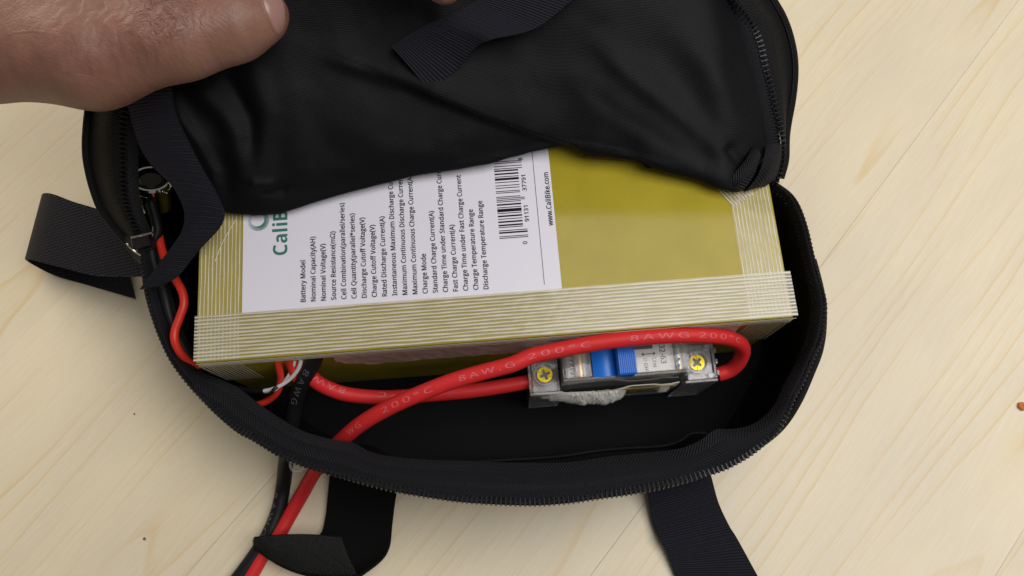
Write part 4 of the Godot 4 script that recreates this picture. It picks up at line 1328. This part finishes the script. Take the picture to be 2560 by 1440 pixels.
	# thin wires by the battery's near face
	var w1 := spline([Vector3(-0.09464, 0.063, 0.02603), Vector3(-0.0946, 0.058, 0.02985), Vector3(-0.09553, 0.052, 0.03295), Vector3(-0.09794, 0.047, 0.03683), Vector3(-0.10189, 0.043, 0.03943), Vector3(-0.10702, 0.04, 0.04121), Vector3(-0.11502, 0.036, 0.04204)], 6)
	cable("wire", "thin red wire dropping from the battery between its corner and the white wires", w1, 0.0015, mats.red_wire, "wire", "thin battery wires")
	var w2 := spline([Vector3(-0.08985, 0.063, 0.02554), Vector3(-0.08953, 0.06, 0.02742), Vector3(-0.08918, 0.057, 0.02967), Vector3(-0.08871, 0.053, 0.03229), Vector3(-0.08727, 0.049, 0.03413)], 6)
	cable("wire", "short stub of red wire behind the white wires at the battery", w2, 0.0022, mats.red_wire, "wire", "thin battery wires")
	var w3 := spline([Vector3(-0.08479, 0.064, 0.02525), Vector3(-0.08527, 0.062, 0.0278), Vector3(-0.08729, 0.059, 0.03052), Vector3(-0.09138, 0.055, 0.03345), Vector3(-0.09646, 0.052, 0.03577), Vector3(-0.10075, 0.05, 0.03679), Vector3(-0.10464, 0.048, 0.03698)], 6)
	cable("wire", "white wire with the longer upper bend beside the thick black cable", w3, 0.00085, mats.white_wire, "wire", "thin battery wires")
	var w4 := spline([Vector3(-0.08704, 0.064, 0.02525), Vector3(-0.0881, 0.061, 0.02794), Vector3(-0.09026, 0.057, 0.03049), Vector3(-0.09355, 0.053, 0.03361), Vector3(-0.09686, 0.05, 0.03562), Vector3(-0.09937, 0.049, 0.0368), Vector3(-0.10291, 0.047, 0.03733)], 6)
	cable("wire", "white wire lying inside the bend of the other white wire", w4, 0.00075, mats.white_wire, "wire", "thin battery wires")
	var w5 := spline([Vector3(-0.10302, 0.049, 0.03697), Vector3(-0.10696, 0.047, 0.03683), Vector3(-0.11303, 0.044, 0.03586), Vector3(-0.12134, 0.04, 0.0337)], 6)
	cable("wire", "black sheathed wire end joined to the white wires", w5, 0.0012, mats.black_rubber, "wire", "thin battery wires")
	var tie := spline([Vector3(-0.09651, 0.053, 0.03577), Vector3(-0.09788, 0.053, 0.03709), Vector3(-0.09966, 0.051, 0.03843), Vector3(-0.1025, 0.048, 0.03865)], 5)
	cable("cable_tie", "thin black tie wrapped round the two white wires", tie, 0.0007, mats.black_plastic, "cable tie")
	# left end of the bag
	var w6 := spline([Vector3(-0.15061, 0.058, -0.02797), Vector3(-0.14843, 0.059, -0.02186), Vector3(-0.14525, 0.06, -0.01567), Vector3(-0.14111, 0.06, -0.009), Vector3(-0.13725, 0.06, -0.00292), Vector3(-0.1358, 0.06, 0.00259), Vector3(-0.13737, 0.059, 0.00831), Vector3(-0.13903, 0.058, 0.01316), Vector3(-0.13909, 0.057, 0.0175), Vector3(-0.13784, 0.054, 0.02159), Vector3(-0.13591, 0.05, 0.02452), Vector3(-0.13312, 0.046, 0.02718)], 7)
	cable("wire", "red wire winding down the bag's left end past the battery corner", w6, 0.00175, mats.red_wire, "wire", "thin battery wires")
	var w7 := spline([Vector3(-0.1521, 0.066, -0.0403), Vector3(-0.15097, 0.062, -0.03373), Vector3(-0.15057, 0.06, -0.02905), Vector3(-0.15289, 0.059, -0.02365), Vector3(-0.15206, 0.058, -0.01756), Vector3(-0.14958, 0.057, -0.01043), Vector3(-0.14639, 0.056, -0.00282), Vector3(-0.14379, 0.054, 0.00621), Vector3(-0.14115, 0.05, 0.01391), Vector3(-0.13744, 0.046, 0.02169), Vector3(-0.13319, 0.042, 0.02784)], 7)
	cable("wire", "black wire from the metal plug down the bag's left wall", w7, 0.0022, mats.black_rubber, "wire", "thin battery wires")
	var w8 := spline([Vector3(-0.15132, 0.056, -0.02687), Vector3(-0.15001, 0.056, -0.01606), Vector3(-0.14746, 0.056, -0.00897), Vector3(-0.14505, 0.053, -0.00102), Vector3(-0.1422, 0.051, 0.00721), Vector3(-0.13943, 0.048, 0.0152), Vector3(-0.13646, 0.044, 0.02216)], 7)
	cable("wire", "second black wire tucked behind the red wire at the left", w8, 0.0017, mats.black_rubber, "wire", "thin battery wires")
	# the plug at the end of the black wire
	var at := Vector3(-0.15365, 0.064, -0.04862)
	var plug := thing("charging_plug", "round metal plug with black boot lying under the ribbon at left", "plug", at)
	var body := Node3D.new()
	var tilt := Basis(Vector3(1, 0, 0), -0.45) * Basis(Vector3(0, 0, 1), -0.22)
	body.free()
	var collar := local_part("collar", lathe([Vector2(0.0070, -0.010), Vector2(0.0078, -0.010), Vector2(0.0078, 0.0), Vector2(0.0082, 0.0006), Vector2(0.0082, 0.0032), Vector2(0.0077, 0.0040), Vector2(0.0068, 0.0040), Vector2(0.0066, -0.006)], 36), mats.chrome, plug)
	collar.basis = tilt
	var boot := local_part("boot", lathe([Vector2(0.0058, -0.008), Vector2(0.0056, 0.0010), Vector2(0.0050, 0.0028), Vector2(0.0042, 0.0034), Vector2(0.0, 0.0034)], 28), mats.black_rubber, plug)
	boot.basis = tilt
	var clip := spline([Vector3(0.0074, 0.002, -0.001), Vector3(0.0092, 0.004, 0.0), Vector3(0.0100, 0.004, 0.002), Vector3(0.0086, 0.003, 0.0034)], 5)
	local_part("clip", tube(clip, 0.0004, 7), mats.chrome, plug)
	var clip2 := spline([Vector3(0.0056, 0.0034, 0.0052), Vector3(0.0070, 0.0042, 0.0046), Vector3(0.0088, 0.0036, 0.0052)], 5)
	local_part("clip", tube(clip2, 0.0004, 7), mats.chrome, plug)

# ---- hand
var bones := []
func hand_field(p: Vector3) -> float:
	var s := 0.0
	for q in bones:
		s += exp(-420.0 * capsule(p, q))
	return -log(maxf(s, 1e-30)) / 420.0

func capsule(p: Vector3, q: Array) -> float:
	var a: Vector3 = q[0]
	var d: Vector3 = q[1] - a
	var t := clampf((p - a).dot(d) / d.length_squared(), 0.0, 1.0)
	return (p - a - d * t).length() - lerpf(q[2], q[3], t)

func build_hand() -> void:
	var wrist := Vector3(-0.21832, 0.13, -0.08135)
	var cmc := Vector3(-0.1865, 0.135, -0.07397)
	var mcp := Vector3(-0.14442, 0.138, -0.0668)
	var ip := Vector3(-0.11324, 0.142, -0.07078)
	var mid := Vector3(-0.09567, 0.141, -0.07616)
	var tip := Vector3(-0.08727, 0.139, -0.0804)
	bones = [
		[Vector3(-0.33, 0.255, -0.035), wrist + Vector3(0, 0, 0.006), 0.032, 0.0245], [Vector3(-0.33, 0.26, -0.06), wrist + Vector3(0, 0, -0.012), 0.031, 0.0235],
		[wrist, cmc, 0.0235, 0.0205], [cmc, mcp, 0.0205, 0.0188], [mcp, ip, 0.0185, 0.0142], [ip, mid, 0.0142, 0.0122], [mid, tip, 0.0120, 0.0093],
		[cmc, Vector3(-0.14797, 0.145, -0.0854), 0.019, 0.015], [Vector3(-0.14797, 0.145, -0.0854), Vector3(-0.12269, 0.15, -0.109), 0.014, 0.0125], [mcp, Vector3(-0.12996, 0.148, -0.09434), 0.012, 0.010],
		[wrist, Vector3(-0.12163, 0.152, -0.1073), 0.020, 0.0135], [wrist, Vector3(-0.12202, 0.154, -0.12881), 0.020, 0.0135], [wrist, Vector3(-0.13126, 0.15, -0.15556), 0.020, 0.013], [wrist, Vector3(-0.14479, 0.144, -0.18262), 0.020, 0.012],
		[Vector3(-0.12163, 0.152, -0.1073), Vector3(-0.07917, 0.158, -0.11022), 0.0105, 0.0092], [Vector3(-0.07917, 0.158, -0.11022), Vector3(-0.04832, 0.152, -0.10323), 0.0090, 0.0080], [Vector3(-0.04832, 0.152, -0.10323), Vector3(-0.02377, 0.141, -0.09191), 0.0080, 0.0072],
		[Vector3(-0.12202, 0.154, -0.12881), Vector3(-0.07624, 0.16, -0.13142), 0.0108, 0.0096], [Vector3(-0.07624, 0.16, -0.13142), Vector3(-0.04554, 0.148, -0.13452), 0.0094, 0.0084], [Vector3(-0.04554, 0.148, -0.13452), Vector3(-0.03375, 0.126, -0.13857), 0.0082, 0.0074],
		[Vector3(-0.13126, 0.15, -0.15556), Vector3(-0.08739, 0.158, -0.15949), 0.0104, 0.0090], [Vector3(-0.08739, 0.158, -0.15949), Vector3(-0.0591, 0.146, -0.16716), 0.0088, 0.0080], [Vector3(-0.0591, 0.146, -0.16716), Vector3(-0.05099, 0.124, -0.17492), 0.0078, 0.0070],
		[Vector3(-0.14479, 0.144, -0.18262), Vector3(-0.11093, 0.15, -0.19682), 0.0092, 0.0080], [Vector3(-0.11093, 0.15, -0.19682), Vector3(-0.08979, 0.142, -0.20464), 0.0078, 0.0070], [Vector3(-0.08979, 0.142, -0.20464), Vector3(-0.07672, 0.132, -0.20647), 0.0070, 0.0064]]
	var cell := 0.0017
	var lo := Vector3(1, 1, 1)
	var hi := -lo
	for q in bones:
		for e in 2:
			lo = lo.min(q[e] - Vector3.ONE * (q[e + 2] + 0.008))
			hi = hi.max(q[e] + Vector3.ONE * (q[e + 2] + 0.008))
	lo.x = maxf(lo.x, -0.335)
	var nx := int((hi.x - lo.x) / cell) + 2
	var ny := int((hi.y - lo.y) / cell) + 2
	var nz := int((hi.z - lo.z) / cell) + 2
	var field := PackedFloat32Array()
	field.resize(nx * ny * nz)
	for q in bones:
		var r: float = maxf(q[2], q[3]) + 0.008
		var a: Vector3 = ((q[0].min(q[1]) - Vector3.ONE * r - lo) / cell).floor().max(Vector3.ZERO)
		var z: Vector3 = ((q[0].max(q[1]) + Vector3.ONE * r - lo) / cell).ceil().min(Vector3(nx - 1, ny - 1, nz - 1))
		var a0: Vector3 = q[0]
		var d: Vector3 = q[1] - a0
		var dd := d.length_squared()
		var r0: float = q[2]
		var r1: float = q[3]
		for k in range(int(a.z), int(z.z) + 1):
			for j in range(int(a.y), int(z.y) + 1):
				var row := (k * ny + j) * nx
				for i in range(int(a.x), int(z.x) + 1):
					var p := lo + Vector3(i, j, k) * cell - a0
					var t := clampf(p.dot(d) / dd, 0.0, 1.0)
					field[row + i] += exp(-420.0 * ((p - d * t).length() - r0 - (r1 - r0) * t))
	# the surface is where the sum passes 1; one vertex in each cell that it crosses
	var vert := {}
	var b := Builder.new()
	var step := [0, 1, nx, nx + 1, nx * ny, nx * ny + 1, nx * ny + nx, nx * ny + nx + 1]
	for k in nz - 1:
		for j in ny - 1:
			for i in nx - 1:
				var at := (k * ny + j) * nx + i
				var inside := 0
				for c in 8:
					if field[at + step[c]] > 1.0:
						inside += 1
				if inside == 0 or inside == 8:
					continue
				var sum := Vector3.ZERO
				var n := 0
				for e in [[0, 1], [2, 3], [4, 5], [6, 7], [0, 2], [1, 3], [4, 6], [5, 7], [0, 4], [1, 5], [2, 6], [3, 7]]:
					var fa := field[at + step[e[0]]]
					var fb := field[at + step[e[1]]]
					if (fa > 1.0) != (fb > 1.0):
						var la := log(maxf(fa, 1e-9))
						var lb := log(maxf(fb, 1e-9))
						var t := la / (la - lb)
						sum += Vector3(e[0] & 1, (e[0] >> 1) & 1, e[0] >> 2).lerp(Vector3(e[1] & 1, (e[1] >> 1) & 1, e[1] >> 2), t)
						n += 1
				vert[at] = b.v.size()
				var p := lo + (Vector3(i, j, k) + sum / n) * cell
				var g := Vector3.ZERO
				for ax in 3:
					var h := Vector3.ZERO
					h[ax] = 0.0006
					g[ax] = hand_field(p + h) - hand_field(p - h)
				var nn := g.normalized()
				if nn.y > 0.0:
					var q := Vector2(p.x - ip.x + 0.002, (p.z - ip.z) * 0.85 - 0.001)
					var rr := q.length() * 1000.0
					var ring := exp(-pow((rr - 8.5) / 2.4, 2.0)) * (0.6 + 0.5 * sin(q.angle() * 3.0 + 0.8))
					var push := 0.0006 * ring - 0.0007 * exp(-rr * rr / 26.0) + 0.00035 * sin((q.x * 0.8 + q.y * 0.6) * 1100.0) * exp(-rr * rr / 90.0)
					var far := Vector2(p.x - mcp.x, p.z - mcp.z)
					push += 0.00016 * sin((far.x * 0.85 - far.y * 0.5) * 620.0 + 0.7) * exp(-far.length_squared() * 1e6 / 420.0)
					p += nn * push
				b.add(p, nn, Vector2(p.x, p.z))
	for k in range(1, nz - 1):
		for j in range(1, ny - 1):
			for i in range(1, nx - 1):
				var at := (k * ny + j) * nx + i
				var s := field[at] > 1.0
				for ax in 3:
					var o: int = [1, nx, nx * ny][ax]
					if s != (field[at + o] > 1.0):
						var u: int = [nx, nx * ny, 1][ax]
						var w: int = [nx * ny, 1, nx][ax]
						if vert.has(at) and vert.has(at - u) and vert.has(at - u - w) and vert.has(at - w):
							b.quad(vert[at], vert[at - u], vert[at - u - w], vert[at - w])
	# smooth normals again, after the dents and ridges
	var sums := PackedVector3Array()
	sums.resize(b.v.size())
	for k in range(0, b.ix.size(), 3):
		var f := (b.v[b.ix[k + 2]] - b.v[b.ix[k]]).cross(b.v[b.ix[k + 1]] - b.v[b.ix[k]])
		for c in 3:
			sums[b.ix[k + c]] += f
	for k in sums.size():
		b.n[k] = sums[k].normalized()
	skin_material(mcp, ip, tip)
	var hand := thing("hand", "bare left hand with thumb out, holding up the black lid", "hand", Vector3(-0.14, 0.115, -0.09))
	part("skin", b.done(), mats.skin, hand)
	# thumb nail, laid on the thumb's back
	var ax := (tip - ip).normalized()
	var out := Vector3(0.12, 1.0, 0.30)
	out = (out - ax * out.dot(ax)).normalized()
	var side := ax.cross(out)
	var rows := []
	for j in 15:
		var g := j / 14.0 * 2.0 - 1.0
		var line := PackedVector3Array()
		for i in 12:
			var f := i / 11.0
			var ang := g * 1.22
			var reach := lerpf(0.0016 + 0.0014 * g * g, 0.0082 - 0.0026 * g * g, f)
			var dir := out * cos(ang) + side * sin(ang)
			var p := tip + ax * reach + dir * 0.02
			for s in 40:
				var dist := hand_field(p)
				if dist < 0.00012:
					break
				p -= dir * dist * 0.8
			line.append(p + dir * (0.00045 - 0.0005 * g * g * g * g - 0.0006 * exp(-f * 9.0)))
		rows.append(line)
	# the fold of skin that the nail grows from
	var fold := PackedVector3Array()
	for j in 15:
		fold.append(rows[j][0].lerp(rows[j][1], -0.4) - out * 0.00035)
	var roll := Builder.new()
	tube(fold, 0.0007, 10, Vector3.UP, roll)
	for i in roll.v.size():
		roll.t[i] = Vector2(roll.v[i].x, roll.v[i].z)
	part("nail_fold", roll.done(), mats.skin, hand)
	part("thumb_nail", sheet(rows, 0.0005, Vector3.UP), mats.nail, hand)

func skin_material(mcp: Vector3, ip: Vector3, tip: Vector3) -> void:
	# creases and colour of the skin, laid flat over the back of the hand
	var w := 900
	var h := 620
	var px := 0.00016
	var x0 := -0.200
	var z0 := -0.150
	var cells := FastNoiseLite.new()
	cells.noise_type = FastNoiseLite.TYPE_CELLULAR
	cells.cellular_return_type = FastNoiseLite.RETURN_DISTANCE2_SUB
	cells.frequency = 1.0
	cells.seed = 4
	var warp := noise(21, 1.0, 2)
	var col := PackedByteArray()
	var hgt := PackedByteArray()
	col.resize(w * h * 3)
	hgt.resize(w * h * 3)
	var ax := Vector2(ip.x - mcp.x, ip.z - mcp.z).normalized()
	var knuckle := Vector2(ip.x, ip.z - 0.004)
	var joint := Vector2(mcp.x + 0.012, mcp.z + 0.006)
	var at := 0
	for y in h:
		for x in w:
			var p := Vector2(x0 + x * px, z0 + y * px)
			var m := p * 1000.0
			var wob := warp.get_noise_2d(m.x * 0.12, m.y * 0.12)
			var q := p - knuckle
			var along := q.dot(ax) * 1000.0
			var cross_ := q.dot(Vector2(-ax.y, ax.x)) * 1000.0
			var near := exp(-(along * along / 110.0 + cross_ * cross_ / 130.0))
			var r := p - joint
			var near2 := exp(-r.length_squared() * 1e6 / 260.0)
			var fine := 1.0 - smoothstep(0.0, 0.35, cells.get_noise_2d(m.x * 0.55 + wob * 1.2, m.y * 0.8 + wob) + 1.0)
			var net := smoothstep(0.0, 0.5, cells.get_noise_2d(m.x * 0.30 + wob * 2.0, m.y * 0.42 - wob * 2.0) + 1.0)
			var lines := 0.5 + 0.5 * sin(along * 1.9 + wob * 5.0 + cross_ * 0.25 * signf(cross_))
			var pleats := 0.5 + 0.5 * sin((r.x * 0.8 + r.y * 0.5) * 1000.0 * 1.25 + wob * 4.0)
			var veins := exp(-pow(warp.get_noise_2d(m.x * 0.016 + 11.0, m.y * 0.03 + 5.0) / 0.05, 2.0)) * (1.0 - near) * (1.0 - near2)
			var folds := 1.0 - smoothstep(0.0, 0.22, absf(sin((r.x * 0.9 + r.y * 0.55) * 1000.0 * 0.42 + wob * 2.2)))
			var v := 0.50 - 0.05 * fine + 0.42 * near * (lines - 0.5) + 0.40 * near * (net - 0.6) + 0.18 * near2 * (pleats - 0.5) - 0.05 * near2 * folds + 0.07 * wob + 0.05 * veins
			var tone := 0.5 + 0.5 * warp.get_noise_2d(m.x * 0.05 + 70.0, m.y * 0.05)
			var blot := 0.5 + 0.5 * warp.get_noise_2d(m.x * 0.22 + 170.0, m.y * 0.22)
			var red := clampf(0.45 * tone + 0.35 * blot + 0.45 * near + 0.15 * near2 - 0.15, 0.0, 1.0)
			var c := Color(0.232, 0.118, 0.080).lerp(Color(0.214, 0.077, 0.060), red).linear_to_srgb()
			var k := 1.0 - 0.02 * fine - 0.16 * near * (1.0 - net) - 0.02 * near2 * folds + 0.05 * wob - 0.03 * veins
			var hb := int(clampf(v, 0.0, 1.0) * 255.0)
			col[at] = int(c.r * k * 255.0)
			col[at + 1] = int(c.g * k * 255.0)
			col[at + 2] = int(c.b * k * 255.0)
			hgt[at] = hb
			hgt[at + 1] = hb
			hgt[at + 2] = hb
			at += 3
	var s := mat("skin", Color.WHITE, 0.5)
	s.albedo_texture = ImageTexture.create_from_image(Image.create_from_data(w, h, false, Image.FORMAT_RGB8, col))
	s.heightmap_enabled = true
	s.heightmap_scale = 0.13
	s.heightmap_texture = ImageTexture.create_from_image(Image.create_from_data(w, h, false, Image.FORMAT_RGB8, hgt))
	s.uv1_scale = Vector3(1.0 / (w * px), 1.0 / (h * px), 1.0)
	s.uv1_offset = Vector3(-x0 / (w * px), -z0 / (h * px), 0.0)

# ---- crumbs on the boards
func build_small_things() -> void:
	crumb("crumb", "orange round crumb on the floor at the right", Vector3(0.24138, 0, 0.03688), 0.0019, mats.orange_crumb)
	crumb("crumb", "brown speck on the board left of the fuzzy strap", Vector3(-0.16652, 0, 0.09681), 0.00065, mats.brown_crumb)
	crumb("crumb", "tiny dark speck on the board left of the zipper", Vector3(-0.17853, 0, 0.04047), 0.0004, mats.brown_crumb)

func crumb(called: String, label: String, at: Vector3, r: float, m: Material) -> void:
	var n := noise(int(at.x * 5000.0) + 3, 1.0)
	var b := Builder.new()
	var rows := []
	for j in 9:
		var line := PackedVector3Array()
		for i in 17:
			var a := TAU * (i % 16) / 16.0
			var f := j / 8.0
			var dir := Vector3(cos(a) * sin(PI * f), cos(PI * f) * 0.55, sin(a) * sin(PI * f))
			line.append(Vector3(0, r * 0.5, 0) + dir * r * (1.0 + 0.22 * n.get_noise_3dv(dir * 1.6)))
		rows.append(line)
	var t := thing(called, label, "crumb", at)
	local_part("grain", sheet(rows, r * 0.05, Vector3.UP), m, t)
	t.set_meta("group", "crumbs on the floor")
